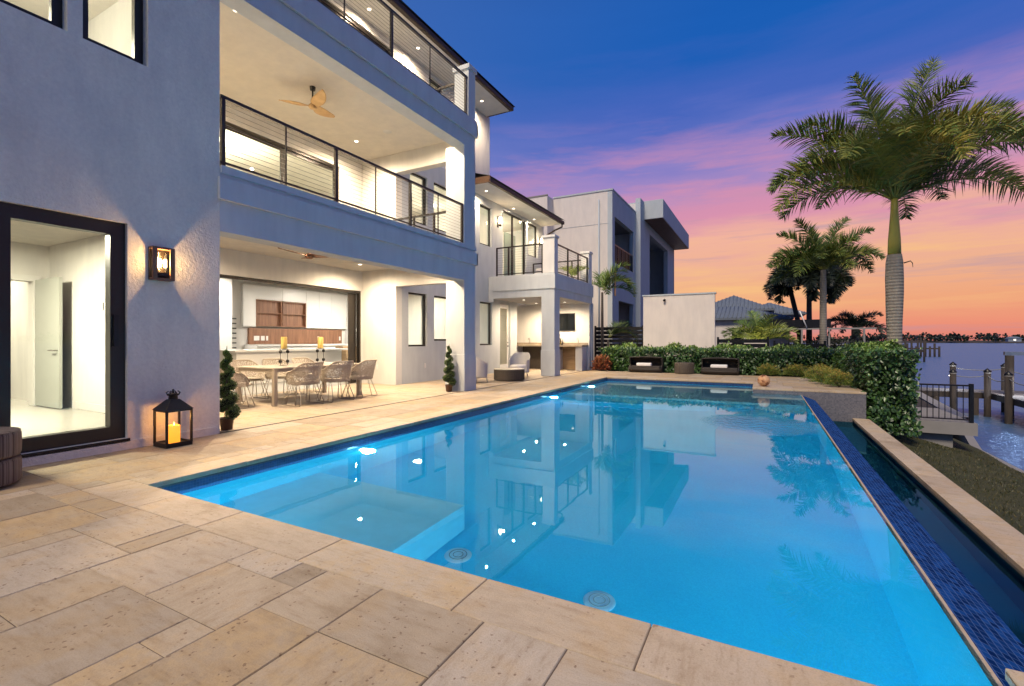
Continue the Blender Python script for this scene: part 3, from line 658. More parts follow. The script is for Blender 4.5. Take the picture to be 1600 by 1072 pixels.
# ---- railings: top rail, posts, cables
def railing(name, pts, z0, h, posts, par=H, n=11, rail=(.055,.045), mids=()):
    """pts: 2 points (x,y); posts: fractions along"""
    a = Vector((*pts[0],0)); b_ = Vector((*pts[1],0)); dv = b_-a
    tp = MB().bar(a+Vector((0,0,z0+h)), b_+Vector((0,0,z0+h)), *rail); o = obj(name, tp, M['bronze'], par)
    bt = MB().bar(a+Vector((0,0,z0+.06)), b_+Vector((0,0,z0+.06)), .03, .03); obj('bottom_rail', bt, M['bronze'], o)
    for q in posts:
        c = a+dv*q; w_ = .05 if q not in mids else .02; p = MB().box(c.x-w_/2, c.x+w_/2, c.y-w_/2, c.y+w_/2, z0, z0+h-.02); obj('post', p, M['bronze'], o)
    for k in range(n):
        z = z0+.06+(h-.08)*(k+1)/(n+1); cb = MB().tube([a+Vector((0,0,z)), b_+Vector((0,0,z))], .0035, 5, False); obj('cable', cb, M['cable'], o)
    return o
XR = W-.05
ps = [3.90,4.88,5.86,6.82,7.83,8.80,9.77]
railing('railing', ((XR,3.86),(XR,9.79)), 3.665, .96, [(y-3.86)/5.93 for y in ps], mids=[(ps[i]-3.86)/5.93 for i in (1,3,5)])
railing('railing', ((XR,3.86),(XR,9.99)), 6.89, .99, [(y-3.86)/6.13 for y in (3.9,4.9,6.05,7.26,8.5,9.93)], mids=[(y-3.86)/6.13 for y in (4.9,6.05,8.5)])
railing('side_railing', ((-9.19,10.2),(-7.12,10.2)), 3.645, 1.0, [0,.35,.68,.985], n=10)
railing('side_railing', ((-9.19,10.12),(-6.99,10.12)), 6.87, 1.02, [0.01,.5,.985], n=10)
railing('railing', ((-8.88,15.46),(-6.96,15.46)), 3.665, 1.05, [0.01,.27,.6,.985], n=10)
railing('railing', ((-6.56,15.73),(-6.56,19.11)), 3.665, 1.05, [0.01,.33,.66,.985], n=10)
railing('side_railing', ((-9.19,19.3),(-6.86,19.3)), 3.645, 1.05, [0.01,.4,.8,.985], n=10)
# ---- rooms
def room_wall(*a, m='white'): return hb('room_wall', m, *a)
# lower left room behind the glass door: back wall with doorway, open door
obj('room_wall', holewall('x', -11.5, -11.3, -5, 3.6, .122, 2.948, [(2.55,3.38,.122,2.3)]), M['white'], H)
hb('room_wall', 'white', -14, -13.8, -5, 3.6, .122, 2.948)
fr_ = MB(); fr_.box(-11.295,-11.27,2.45,2.55,.122,2.4); fr_.box(-11.295,-11.27,3.38,3.48,.122,2.4); fr_.box(-11.295,-11.27,2.55,3.38,2.3,2.4); obj('door_frame', fr_, M['whitepaint'], H)
dl = bx('inner_door', M['door_grey'], H, -11.26, -10.30, 3.40, 3.445, .135, 2.32)
hn = MB(); hn.tube([(-10.36,3.40,1.1),(-10.36,3.33,1.1),(-10.50,3.33,1.1)], .012, 8); obj('handle', hn, M['steel'], dl)
for y_, z_ in ((3.595,1.25),): 
    for x_ in (-9.3,-8.95):
        sp_ = MB(); sp_.box(x_-.04,x_+.04,3.585,3.598,1.75,1.87); obj('switch_plate', sp_, M['whitepaint'], H)
bs_ = MB(); bs_.box(-11.295,-11.28,-5,2.44,.122,.24); bs_.box(-10.2,-6.9,3.58,3.598,.122,.24); obj('baseboard', bs_, M['whitepaint'], H)
# kitchen at the back
K = -15.6
hb('kitchen_wall', 'white', K-.3, K-.1, 4, 15.8, .006, 3.298)
kc = thing('kitchen_cabinet', 'white full wall kitchen cupboards with two walnut open shelves behind the dining table', 'cabinet', (K,12,0))
bx('upper_cupboard', M['whitepaint'], kc, K-.098, K+.02, 9.9, 10.35, 1.74, 3.18)
for a, b_ in ((10.35,11.37),(11.38,12.40)): bx('upper_cupboard', M['whitepaint'], kc, K-.098, K+.02, a, b_, 2.70, 3.18)
for i, (a, b_) in enumerate(((12.41,13.0),(13.01,13.6),(13.61,14.4))): bx('upper_cupboard', M['whitepaint'], kc, K-.098, K+.02, a, b_, 1.74, 3.18)
for a, b_ in ((14.41,15.1),(15.11,15.75)): bx('tall_cupboard', M['whitepaint'], kc, K-.098, K+.25, a, b_, .01, 3.18)
for a, b_ in ((10.36,11.36),(11.39,12.39)):
    s_ = MB(); s_.box(K-.097,K-.085,a,b_,1.76,2.69); s_.box(K-.09,K+.03,a,a+.03,1.76,2.69); s_.box(K-.09,K+.03,b_-.03,b_,1.76,2.69); s_.box(K-.09,K+.03,a+.03,b_-.03,1.76,1.79); s_.box(K-.09,K+.03,a+.03,b_-.03,2.66,2.69); s_.box(K-.09,K+.02,a+.03,b_-.03,2.22,2.25)
    obj('open_shelf', s_, M['walnut'], kc)
bsw = bx('backsplash', M['walnut'], kc, K-.098, K-.02, 10.13, 14.18, 1.13, 1.69)
for a, b_ in ((10.3,10.5),(10.56,10.7),(10.76,10.83),(12.95,13.03),(14.03,14.1)): bx('socket', M['whitepaint'], bsw, K-.02, K-.008, a, b_, 1.26, 1.42)
bx('countertop', M['whitepaint'], kc, K-.098, K+.62, 10.0, 14.38, 1.06, 1.12)
for k in range(5): bx('base_cupboard', M['whitepaint'], kc, K-.098, K+.58, 10.0+.875*k+.004, 10.0+.875*(k+1), .06, 1.055)
isl = thing('kitchen_island', 'white kitchen island with pale oak drawers at its end', 'island', (-13.4,10.5,0))
bx('island_body', M['whitepaint'], isl, -13.8, -12.9, 8.0, 11.7, .01, .93)
bx('island_top', M['whitepaint'], isl, -13.9, -12.8, 7.9, 11.95, .93, .99, bevel=.005)
for k in range(2): bx('drawer', M['oak'], isl, -13.8, -12.9, 11.72, 11.9, .15+.38*k, .52+.38*k)
oc = thing('oak_cabinet', 'low pale oak drawer cabinet under the kitchen counter right of the walnut panel', 'cabinet', (-14.4,13.35,0))
bx('body', M['oak'], oc, -14.5, -14.1, 12.85, 13.87, .1, 1.03); bx('body_gap', M['core'], oc, -14.099, -14.09, 12.87, 13.85, .55, .565)
wr = thing('wine_rack', 'wall of dark rails holding bottles at the left of the kitchen', 'wine rack', (-15.4,9.3,1.2))
for k in range(7): bx('rail', M['black'], wr, -15.45, -15.40, 9.35, 9.55, 1.0+.16*k, 1.04+.16*k)
hb('room_wall', 'white', -15.5, -14.9, 8.0, 9.1, .006, 3.298)
# room lamps
RL = []
def room_lamp(x, y, z, p, lab, s=.5, col=(1,.83,.60)):
    t = thing('ceiling_lamp', lab, 'ceiling light', (x,y,z)); d = MB(); d.lathe([(0,-.03),(s*.30,-.03),(s*.33,0)], (x,y,z), 20); obj('diffuser', d, M['lens'], t)
    if z > 4: point_lamp('ceiling_lamp_light', (x,y,z-.75), p*1.5, col, .15, t); return
    l = point_lamp('ceiling_lamp_light', (x,y,z-.06), p*(3.2 if (x > -10 or z > 4) else 1.9), col, s, t, 'AREA')
CR = (1,.90,.68)
room_lamp(-9.2, 1.6, 2.94, 115, 'round flush ceiling lamp inside the room behind the glass door', col=CR)
room_lamp(-13.0, 2.6, 2.94, 35, 'round ceiling lamp in the passage beyond the inner door', col=CR)
room_lamp(-8.8, 2.0, 6.49, 95, 'round ceiling lamp of the upper room at the far left', col=CR)
for i, (x, y, p) in enumerate(((-14.2,8.2,95),(-12.2,11.8,55),(-13.6,13.2,95))): room_lamp(x, y, 3.29, p, ['round ceiling lamp above the left of the kitchen','round ceiling lamp between island and courtyard windows','round ceiling lamp close to the walnut shelves'][i], col=(1,.92,.80))
room_lamp(-12.0, 14.8, 3.29, 30, 'round ceiling lamp above the sink corner', col=(1,.9,.66))
room_lamp(-12.6, 7.2, 6.54, 260, 'round ceiling lamp in the room behind the middle balcony', col=CR)
room_lamp(-11.6, 12.4, 6.54, 110, 'round ceiling lamp behind the two upper courtyard windows', col=CR)
room_lamp(-11.4, 14.9, 6.54, 40, 'round ceiling lamp behind the narrow upper window', .35, CR)
room_lamp(-11.2, 18.2, 6.54, 120, 'round ceiling lamp in the upper room of the far wing', col=CR)
room_lamp(-11.6, 8.4, 9.7, 150, 'round ceiling lamp in the top storey room', col=CR)
room_lamp(-11.3, 17.0, 2.8, 45, 'round ceiling lamp behind the white entry door', .3, CR)
# ---- recessed downlights
def downlight(x, y, z, p, lab, spot=R(172)):
    t = thing('downlight', lab, 'downlight', (x,y,z), 'round recessed downlights under ceilings and eaves')
    a = MB(); a.lathe([(.048,-.002),(.066,-.004),(.07,0)], (x,y,z), 18); obj('trim', a, M['whitepaint'], t)
    b_ = MB(); b_.lathe([(0,-.003),(.047,-.003)], (x,y,z), 18); obj('lens', b_, M['lens'], t)
    point_lamp('downlight_beam', (x,y,z-.03), p, (1,.77,.51), .04, t, 'SPOT', spot=spot, blend=1.0)
for x, y, lab in ((-9.55,9.29,'rear far corner near the return wall'),(-9.55,5.0,'rear near corner'),(-7.6,4.7,'pool side near end'),(-7.6,9.1,'pool side by the column'),(-7.75,6.9,'pool side middle')):
    downlight(x, y, 3.298, 560, 'downlight in the dining terrace ceiling, ' + lab)
for x, y, lab in ((-7.45,4.62,'pool side near end'),(-9.55,9.16,'rear far corner'),(-7.34,9.08,'pool side by the column'),(-9.55,5.0,'rear near corner')):
    downlight(x, y, 6.548, 680, 'downlight in the middle balcony ceiling, ' + lab)
for x, y in ((-8.75,7.0),(-8.83,8.9),(-8.77,10.74),(-8.73,14.17)):
    downlight(x, y, 9.658, 330, 'downlight in the top eave soffit, ' + {7.0:'the nearest',8.9:'second along',10.74:'third along',14.17:'past the pillar near the eave end'}[y])
downlight(-8.75,14.5,6.598,260,'added downlight in the wing eave soffit, lighting the wall nearest the tall block')  # extra lamp put in to brighten the wing wall
for x, y in ((-8.95,16.96),(-8.95,18.91)):
    downlight(x, y, 6.598, 300, 'downlight in the wing eave soffit, ' + ('above the sliding door' if y < 17 else 'above the square window'))
for x, y in ((-8.3,16.6),(-8.6,18.4),(-7.3,18.4)):
    downlight(x, y, 2.848, 340, 'downlight over the outdoor kitchen, ' + {(-8.3,16.6):'by the corner column',(-8.6,18.4):'above the grill',(-7.3,18.4):'above the far counter'}[(x,y)])
downlight(-8.0, 11.6, 2.798+3.0, 0.01, 'x') if False else None
# speaker in balcony ceiling
sp = MB(); sp.lathe([(0,-.004),(.10,-.004),(.11,0)], (-8.42,9.11,6.548), 24); tag(obj('ceiling_speaker', sp, M['white']), 'flat round white speaker in the middle balcony ceiling', 'speaker')
# sockets on terrace walls
for a, lab in (((-9.19,-9.178,11.55,11.63,.42,.56),'white wall socket under the first courtyard window'),):
    tag(obj('wall_socket', MB().box(*a), M['whitepaint'], bevel=.004), lab, 'socket')
tag(obj('wall_socket', MB().box(-9.95,-9.87,10.286,10.298,.42,.56), M['whitepaint'], bevel=.004), 'white wall socket on the return wall right of the dining table', 'socket')
# drainage slot in the terrace floor
tag(obj('drain_slot', MB().box(-6.575,-6.545,3.83,19.4,-.004,.0045), M['tile_line']), 'long dark drain slot between the terrace floor and the pool deck', 'drain')
tf = MB(); tile_region(tf, -10.5, -6.58, 3.83, 10.3, .30, r1, [(2,1),(3,1),(2,2),(3,2)], z=.0); tile_region(tf, -9.2, -6.58, 10.3, 19.36, .30, r1, [(2,1),(3,1),(2,2),(3,2)], z=.0)
struct('terrace_floor', tf, M['trav_in'])
tb = MB(); sheet(tb, -10.5, -6.58, 3.83, 19.36, -.006); struct('terrace_bed', tb, M['joint'])
# ------------------------------------------------------------------ wall lamps, lantern
def wall_lamp(y, z, x=-6.55, w=.24, h=.40, lab='', p=14):
    t = thing('wall_lamp', lab, 'wall lamp', (x, y, z))
    a = MB(); a.box(x, x+.02, y-w*.5, y+w*.5, z-h/2, z+h/2); obj('backplate', a, M['bronze'], t)
    f = MB(); d = .11
    for zz in (z-h/2, z+h/2-.025): f.box(x+.02, x+d, y-w/2, y+w/2, zz, zz+.025)
    for yy in (y-w/2, y+w/2-.05): f.box(x+d-.02, x+d, yy, yy+.05, z-h/2+.025, z+h/2-.025)
    obj('frame', f, M['fandark'], t)
    g = MB(); g.tube([(x+.065,y-.028,z-.11),(x+.065,y-.028,z+.14)], .032, 14); g.tube([(x+.065,y+.034,z-.11),(x+.065,y+.034,z+.14)], .032, 14); obj('glass_tube', g, M['lamp_glass'], t)
    b_ = MB(); b_.tube([(x+.065,y-.028,z-.04),(x+.065,y-.028,z+.06)], .016, 8); b_.tube([(x+.065,y+.034,z-.04),(x+.065,y+.034,z+.06)], .016, 8); obj('bulb', b_, M['glow'], t)
    c = MB(); c.box(x+.03,x+.10,y-.06,y+.06,z-.15,z-.11); obj('holder', c, M['black'], t)
    point_lamp('wall_lamp_light', (x+.085, y, z+.02), p, (1,.60,.26), .02, t); return t
wall_lamp(3.10, 2.20, lab='square bronze framed wall lamp lit on the rough wall between glass door and terrace', p=48)
def oval_lamp(y, z, lab):
    x = -9.2; t = thing('wall_lamp', lab, 'wall lamp', (x,y,z))
    a = MB(); a.box(x, x+.02, y-.05, y+.05, z-.22, z+.22); obj('backplate', a, M['bronze'], t)
    c = MB(); c.lathe([(0,-.2),(.05,-.17),(.06,-.1),(.03,-.08)], (x+.12,y,z), 12); c.tube([(x,y,z-.15),(x+.12,y,z-.17)], .012, 6); obj('cup', c, M['bronze'], t)
    g = MB(); g.lathe([(0,-.12),(.06,-.08),(.085,0),(.07,.1),(.03,.16),(0,.17)], (x+.12,y,z), 14); obj('globe', g, M['glow'], t)
    point_lamp('wall_lamp_light', (x+.27, y, z), 8, (1,.68,.36), .05, t)
oval_lamp(16.1, 5.9, 'oval glass wall lamp left of the sliding door on the far wing balcony')
oval_lamp(20.05, 5.85, 'oval glass wall lamp beside the downspout at the far wing end')
lx, ly = -6.30, 3.13
t = thing('lantern', 'tall black metal lantern with a glowing yellow candle on the stone by the wall', 'lantern', (lx,ly,0))
s = .135
a = MB(); a.box(lx-s-.01,lx+s+.01,ly-s-.01,ly+s+.01,0,.035); obj('base', a, M['black'], t, bevel=.004)
a = MB()
for sx in (-1,1):
    for sy in (-1,1): a.box(lx+sx*s-.011,lx+sx*s+.011,ly+sy*s-.011,ly+sy*s+.011,.035,.44)
for z_ in (.035,.42):
    a.box(lx-s+.011,lx+s-.011,ly-s-.008,ly-s+.008,z_,z_+.018); a.box(lx-s+.011,lx+s-.011,ly+s-.008,ly+s+.008,z_,z_+.018); a.box(lx-s-.008,lx-s+.008,ly-s+.011,ly+s-.011,z_,z_+.018); a.box(lx+s-.008,lx+s+.008,ly-s+.011,ly+s-.011,z_,z_+.018)
obj('frame', a, M['black'], t)
a = MB(); q = s+.022; u_ = .05
a.add([(lx-q,ly-q,.44),(lx+q,ly-q,.44),(lx+q,ly+q,.44),(lx-q,ly+q,.44),(lx-u_,ly-u_,.56),(lx+u_,ly-u_,.56),(lx+u_,ly+u_,.56),(lx-u_,ly+u_,.56)], [(0,3,2,1),(4,5,6,7),(0,1,5,4),(1,2,6,5),(2,3,7,6),(3,0,4,7)]); obj('roof', a, M['black'], t, bevel=.004)
a = MB(); a.lathe([(.05,.56),(.045,.60),(.06,.605),(.065,.62),(.04,.63),(.0,.635)], (lx,ly,0), 16)
for k in range(8):
    an = k*math.pi/4; a.tube([(lx+.055*math.cos(an),ly+.055*math.sin(an),.605),(lx+.075*math.cos(an),ly+.075*math.sin(an),.64),(lx+.05*math.cos(an),ly+.05*math.sin(an),.655)], .006, 5)
a.tube([(lx,ly,.63),(lx,ly,.68)], .012, 6); obj('chimney_cap', a, M['black'], t)
a = MB(); a.lathe([(0,.036),(.062,.036),(.062,.24),(.05,.25),(.04,.235),(0,.232)], (lx+.02,ly,0), 20); obj('candle', a, M['candle'], t)
a = MB(); a.lathe([(0,.235),(.008,.25),(.005,.275),(0,.285)], (lx+.02,ly,0), 8); obj('flame', a, M['flame'], t)
a = MB()
a.add([(lx-s,ly-s,.05),(lx+s,ly-s,.05),(lx+s,ly-s,.42),(lx-s,ly-s,.42)], [(0,1,2,3)]); a.add([(lx+s,ly-s,.05),(lx+s,ly+s,.05),(lx+s,ly+s,.42),(lx+s,ly-s,.42)], [(0,1,2,3)]); obj('pane', a, M['lamp_glass'], t)
point_lamp('lantern_light', (lx-.01,ly,.33), 3.2, (1,.45,.10), .03, t)
# ottoman of two round stacked cushions
m, nt, b = mat('striped_fabric'); M['stripe'] = m
tc = nt.nodes.new('ShaderNodeTexCoord'); sp_ = nt.nodes.new('ShaderNodeSeparateXYZ'); lk(nt, tc.outputs['Object'], sp_.inputs[0])
an = math_(nt, 'ARCTAN2', sp_.outputs[1], sp_.outputs[0]); cb = nt.nodes.new('ShaderNodeCombineXYZ'); lk(nt, math_(nt,'MULTIPLY',an,9), cb.inputs[0])
n = nd(nt, 'ShaderNodeTexNoise', Scale=1.6, Detail=3.0); lk(nt, cb.outputs[0], n.inputs['Vector'])
r = ramp(nt, n.outputs['Fac'], [(.3,(.045,.032,.028)),(.45,(.10,.075,.06)),(.52,(.22,.18,.15)),(.58,(.08,.06,.05)),(.7,(.16,.125,.10))]); lk(nt, r.outputs[0], b.inputs['Base Color']); b.inputs['Roughness'].default_value = .95
ox, oy = -6.02, 1.38
t = thing('ottoman', 'round brown striped ottoman made of two stacked cushions by the glass door', 'ottoman', (ox,oy,0))
for z_ in (.012,.246):
    c = MB(); rr = .335
    c.lathe([(0,0),(rr-.03,.0),(rr-.008,.010),(rr,.03),(rr+.002,.115),(rr,.20),(rr-.008,.218),(rr-.03,.230),(rr-.06,.232),(0,.236)], (ox,oy,z_), 48); obj('cushion', c, M['stripe'], t)
    pp = MB(); pp.tube([(ox+(rr-.006)*math.cos(k*math.pi/36),oy+(rr-.006)*math.sin(k*math.pi/36),z_+.221) for k in range(73)], .004, 6, False); obj('piping', pp, M['stripe'], t)
# ------------------------------------------------------------------ dining set
TX0, TX1, TY0, TY1 = -9.42, -8.22, 5.83, 8.02
t = thing('dining_table', 'long taupe metal dining table with square legs on the lower terrace', 'table', ((TX0+TX1)/2,(TY0+TY1)/2,0))
bx('table_top', M['tabletop'], t, TX0,TX1,TY0,TY1,.715,.74, bevel=.004)
a = MB(); a.box(TX0+.07,TX1-.07,TY0+.02,TY0+.05,.65,.714); a.box(TX0+.07,TX1-.07,TY1-.05,TY1-.02,.65,.714); a.box(TX0+.02,TX0+.05,TY0+.07,TY1-.07,.65,.714); a.box(TX1-.05,TX1-.02,TY0+.07,TY1-.07,.65,.714); obj('apron', a, M['taupemetal'], t)
for x_ in (TX0,TX1-.07):
    for y_ in (TY0,TY1-.07): bx('leg', M['taupemetal'], t, x_,x_+.07,y_,y_+.07,0,.714)
# woven armchair with sled wire legs, front faces +x
def shell(u, v):
    """u along the rim from one arm round the back to the other, v from seat edge up to rim"""
    a = (u-.5)*2                      # -1..1
    th = a*R(128)                     # 0 = middle of the back (pointing -x)
    rx, ry = .27, .285
    e = abs(a)
    top = .83 - .17*(min(1, max(0, (e-.30)/.35))**1.2) - .16*max(0,(e-.78)/.22)   # back high, arms lower
    z = .40 + (top-.40)*v
    fl = 1 + .17*v*(1-.3*e)
    x = -math.cos(th)*rx*fl; y = math.sin(th)*ry*fl*1.02
    x = x*(1.0) - .07*v*(1-e)
    return (x+.0, y, z)
ch = thing('dining_chair', 'x', 'chair', (0,0,0), 'woven taupe armchairs round the dining table')
a = MB(); a.grid(shell, 28, 8); obj('shell', a, M['wicker_open'], ch)
a = MB(); a.tube([shell(i/32, 1) for i in range(33)], .014, 6); obj('rim', a, M['wicker_taupe'], ch)
def seatf(u, v):
    an = u*2*math.pi; r_ = v; x = -math.cos(an)*.275*r_; y = math.sin(an)*.285*r_
    if x > .1: x = .1+(x-.1)*1.25
    return (x, y, .405+.02*r_*r_)
a = MB(); a.grid(seatf, 24, 4); obj('seat', a, M['wicker_taupe'], ch, solid=.02)
a = MB(); a.lathe([(0,.425),(.2,.43),(.235,.445),(.225,.465),(0,.47)], (0.02,0,0), 20); obj('seat_cushion', a, M['tabletop'], ch)
for s_ in (-1,1):
    a = MB(); a.tube([(.16,s_*.20,.41),(.27,s_*.27,.03),(.25,s_*.275,.008),(-.24,s_*.275,.008),(-.27,s_*.27,.03),(-.13,s_*.20,.41)], .008, 6); obj('sled_leg', a, M['taupemetal'], ch)
    a = MB(); a.tube([(.10,s_*.20,.41),(.16,s_*.275,.009)], .007, 6); a.tube([(-.06,s_*.20,.41),(-.12,s_*.275,.009)], .007, 6); obj('brace', a, M['taupemetal'], ch)
CH = [((-8.82,5.42),R(78),'woven armchair at the near head of the dining table'),
      ((-8.03,6.33),R(180),'woven armchair on the pool side of the dining table, nearest the camera'),
      ((-7.98,7.08),R(176),'woven armchair in the middle of the pool side of the dining table'),
      ((-8.02,7.80),R(190),'woven armchair at the far end of the pool side of the dining table'),
      ((-9.72,6.30),R(2),'woven armchair on the kitchen side of the table, nearest the camera'),
      ((-9.75,7.05),R(-3),'woven armchair in the middle of the kitchen side of the dining table'),
      ((-9.70,7.78),R(4),'woven armchair on the kitchen side of the table, farthest from the near head')]
for i, ((x_,y_),rz,lab) in enumerate(CH):
    if i == 0: ch.location = (x_,y_,0); ch.rotation_euler = (0,0,rz); ch['label'] = lab; ORG[ch.name] = (0,0,0)
    else: dup(ch, (x_,y_,0), rz, lab)
# candle holders
def holder(x, y, lab):
    t = thing('candle_holder', lab, 'candle holder', (x,y,.741))
    a = MB(); a.lathe([(.10,0),(.10,.006),(.04,.012),(0,.012)], (x,y,.742), 18); obj('foot', a, M['steel'], t)
    for s_ in (-1,1):
        a = MB(); a.tube([(x,y+s_*.085,.75),(x,y+s_*.085,1.08)], .006, 6); obj('rod', a, M['black'], t)
        for z_ in (.83,1.03):
            a = MB(); a.lathe([(0,-.035),(.025,-.03),(.036,0),(.025,.03),(0,.035)], (x,y+s_*.085,z_), 12); obj('ball', a, M['black'], t)
    a = MB(); a.lathe([(0,.33),(.10,.335),(.10,.345),(0,.345)], (x,y,.742), 18); obj('plate', a, M['steel'], t)
    a = MB(); a.lathe([(0,.346),(.058,.346),(.06,.36),(.06,.585),(.05,.6),(0,.595)], (x,y,.742), 20); obj('candle', a, M['wax'], t)
holder(-8.85,6.50,'metal candle holder with thick yellow pillar candle, nearer of the two on the dining table')
holder(-8.85,7.42,'metal candle holder with thick yellow pillar candle, farther of the two on the dining table')
# ceiling fans
def fan(x, y, z, top, m, lab, rot, r_=.66):
    t = thing('ceiling_fan', lab, 'ceiling fan', (x,y,z))
    a = MB(); a.tube([(x,y,z+.04),(x,y,top-.06)], .016, 8); obj('rod', a, M['black'], t)
    a = MB(); a.lathe([(0,-.08),(.05,-.07),(.06,0)], (x,y,top), 14); obj('canopy', a, M['black'], t)
    a = MB(); a.lathe([(0,-.05),(.05,-.045),(.09,-.01),(.07,.035),(.03,.07),(0,.075)], (x,y,z), 18); obj('hub', a, M[m], t)
    for k in range(3):
        an = rot+k*2*math.pi/3
        def bl(u, v):
            s_ = .05+(r_-.05)*v; w_ = (.045+.075*math.sin(math.pi*min(1,v*1.05)**.8))*(1-.75*max(0,(v-.85)/.15)**2); c_ = (u-.5)*2*w_+.05*math.sin(v*2.4)
            zz = z + .02 - .03*(u-.5)*2*(1-v*.5) + .06*v*v
            return (x+s_*math.cos(an)-c_*math.sin(an), y+s_*math.sin(an)+c_*math.cos(an), zz)
        a = MB(); a.grid(bl, 6, 16); obj('blade', a, M[m], t, solid=.012)
fan(-8.26,6.65,2.99,3.298,'fandark','dark wooden three blade ceiling fan above the dining table',R(20))
fan(-8.31,6.77,6.14,6.548,'fanwood','golden wood three blade ceiling fan over the middle balcony',R(95))
# ------------------------------------------------------------------ topiary spirals
def topiary(x, y, lab, rg):
    t = thing('spiral_topiary', lab, 'topiary', (x,y,0), 'clipped spiral topiaries at the terrace corners')
    a = MB(); a.lathe([(0,0),(.07,0),(.09,.15),(.10,.15),(.10,.17),(.085,.17),(.083,.15),(0,.15)], (x,y,0), 20); obj('pot', a, M['terracotta'], t)
    a = MB(); a.tube([(x,y,.17),(x,y,1.1)], .012, 6); obj('stem', a, M['trunk_dark'], t)
    a = MB(); core = MB(); pts = []
    N = 110
    for i in range(N):
        f_ = i/(N-1); an = f_*2*math.pi*4.6; rr = .082*(1-f_)**.7+.012; z_ = .22+.88*f_; tr_ = .058*(1-f_)**.6+.020
        pts.append((Vector((x+rr*math.cos(an), y+rr*math.sin(an), z_)), tr_))
    core.tube([p for p, _ in pts], [q*.72 for _, q in pts], 8)
    for k in range(7500):
        p, q = pts[min(N-1, int(N*rg.random()**1.25))]; d = rvec(rg); o_ = p+d*q*rg.uniform(.7,1.0)
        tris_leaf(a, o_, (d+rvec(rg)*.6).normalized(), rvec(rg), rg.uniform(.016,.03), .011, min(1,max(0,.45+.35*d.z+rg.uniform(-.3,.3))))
    a.tube([(x,y,1.08),(x+.005,y,1.19)], [.012,.003], 6, tint=.4)
    lf = obj('foliage', a, M['boxleaf'], t); obj('twig_core', core, M['core'], lf)
topiary(-6.74,4.04,'spiral topiary in a brown pot at the near terrace corner beside the rough wall',random.Random(3))
topiary(-6.88,9.62,'spiral topiary in a brown pot in front of the terrace corner column',random.Random(4))
# ------------------------------------------------------------------ courtyard lounge furniture
def wicker_chair(x, y, rz, lab):
    t = thing('wicker_armchair', lab, 'armchair', (x,y,0), 'white wicker lounge chairs round the drum table', rz)
    def sf(u, v):
        a_ = (u-.5)*2; th = a_*R(120); e = abs(a_); top = .82-.24*min(1,max(0,(e-.35)/.5))
        return (-math.cos(th)*.33*(1+.1*v)-.06*v*(1-e), math.sin(th)*.33*(1+.06*v), .16+(top-.16)*v)
    a = MB(); a.grid(sf, 24, 8); obj('shell', a, M['wicker_white'], t, solid=.02)
    a = MB(); a.tube([sf(i/28,1) for i in range(29)], .02, 6); obj('rim', a, M['wicker_white'], t)
    a = MB(); a.lathe([(0,.30),(.28,.30),(.31,.33),(.31,.40),(.27,.43),(0,.435)], (0.03,0,0), 24); obj('seat_cushion', a, M['cushion'], t)
    a = MB(); a.lathe([(.30,.16),(.31,.30),(0,.30)], (0.02,0,0), 24); obj('skirt', a, M['wicker_white'], t)
    for sx, sy in ((.2,.2),(.2,-.2),(-.2,.2),(-.2,-.2)):
        a = MB(); a.tube([(sx,sy,.2),(sx*1.2,sy*1.2,0)], [.02,.012], 8); obj('leg', a, M['wicker_white'], t)
wicker_chair(-7.62,12.05,R(75),'white wicker armchair just behind the terrace column, seen from behind')
wicker_chair(-7.45,14.55,R(-80),'white wicker armchair beyond the drum table facing the camera')
t = thing('drum_table', 'low round brown wicker drum table between the two white wicker armchairs', 'coffee table', (-7.12,13.2,0))
a = MB(); a.lathe([(0,.02),(.46,.02),(.47,.05),(.47,.33),(.46,.345)], (-7.12,13.2,0), 40)
obj('drum', a, M['wicker_brown'], t)
for k in range(40):
    an = k*math.pi/20; b_ = MB(); b_.box(-.008,.008,-.012,.012,.03,.34); b_.v = [(-7.12+(.478+px)*math.cos(an)-py*math.sin(an), 13.2+(.478+px)*math.sin(an)+py*math.cos(an), pz) for px,py,pz in b_.v]; obj('rib', b_, M['wicker_brown'], t)
a = MB(); a.lathe([(0,.346),(.47,.346),(.485,.355),(.485,.368),(.47,.375),(0,.375)], (-7.12,13.2,0), 40); obj('table_top', a, M['tabletop'], t)
# outdoor kitchen
t = thing('kitchen_counter', 'L shaped cream stone outdoor kitchen counter with niches under the wing balcony', 'counter', (-8.5,19,0))
bx('countertop', M['trav_in'], t, -10.19,-6.62,18.62,19.355,1.0,1.07, bevel=.006)
for x0,x1 in ((-10.19,-9.7),(-8.35,-8.12),(-7.98,-7.75),(-6.95,-6.66)): bx('pier', M['white'], t, x0,x1,18.72,19.35,.002,.998)
for x0,x1 in ((-9.7,-8.35),(-7.75,-6.95)): bx('niche_back', M['wicker_brown'] if x0<-9 else M['oak'], t, x0,x1,19.28,19.35,.002,.998)
bx('kick', M['core'], t, -8.12,-7.98,18.8,19.35,.002,.998)
bx('backsplash', M['trav_in'], t, -10.19,-6.62,19.33,19.356,1.071,1.16)
t = thing('grill', 'stainless steel grill with domed hood set in the outdoor kitchen counter', 'grill', (-8.05,18.9,.9))
def hood(u, v):
    th = v*math.pi*.5; return (-8.45+.75*u, 18.72+.5*(1-math.cos(th)), 1.09+.26*math.sin(th))
a = MB(); a.grid(hood, 6, 10); a.box(-8.45,-7.70,18.60,19.2,.86,1.09); obj('body', a, M['steel'], t, solid=.01)
a = MB(); a.tube([(-8.38,18.64,1.2),(-7.77,18.64,1.2)], .014, 8); obj('handle', a, M['steel'], t)
for k in range(4):
    a = MB(); a.tube([(-8.35+.18*k,18.60,.96),(-8.35+.18*k,18.55,.96)], .028, 10); obj('knob', a, M['black'], t)
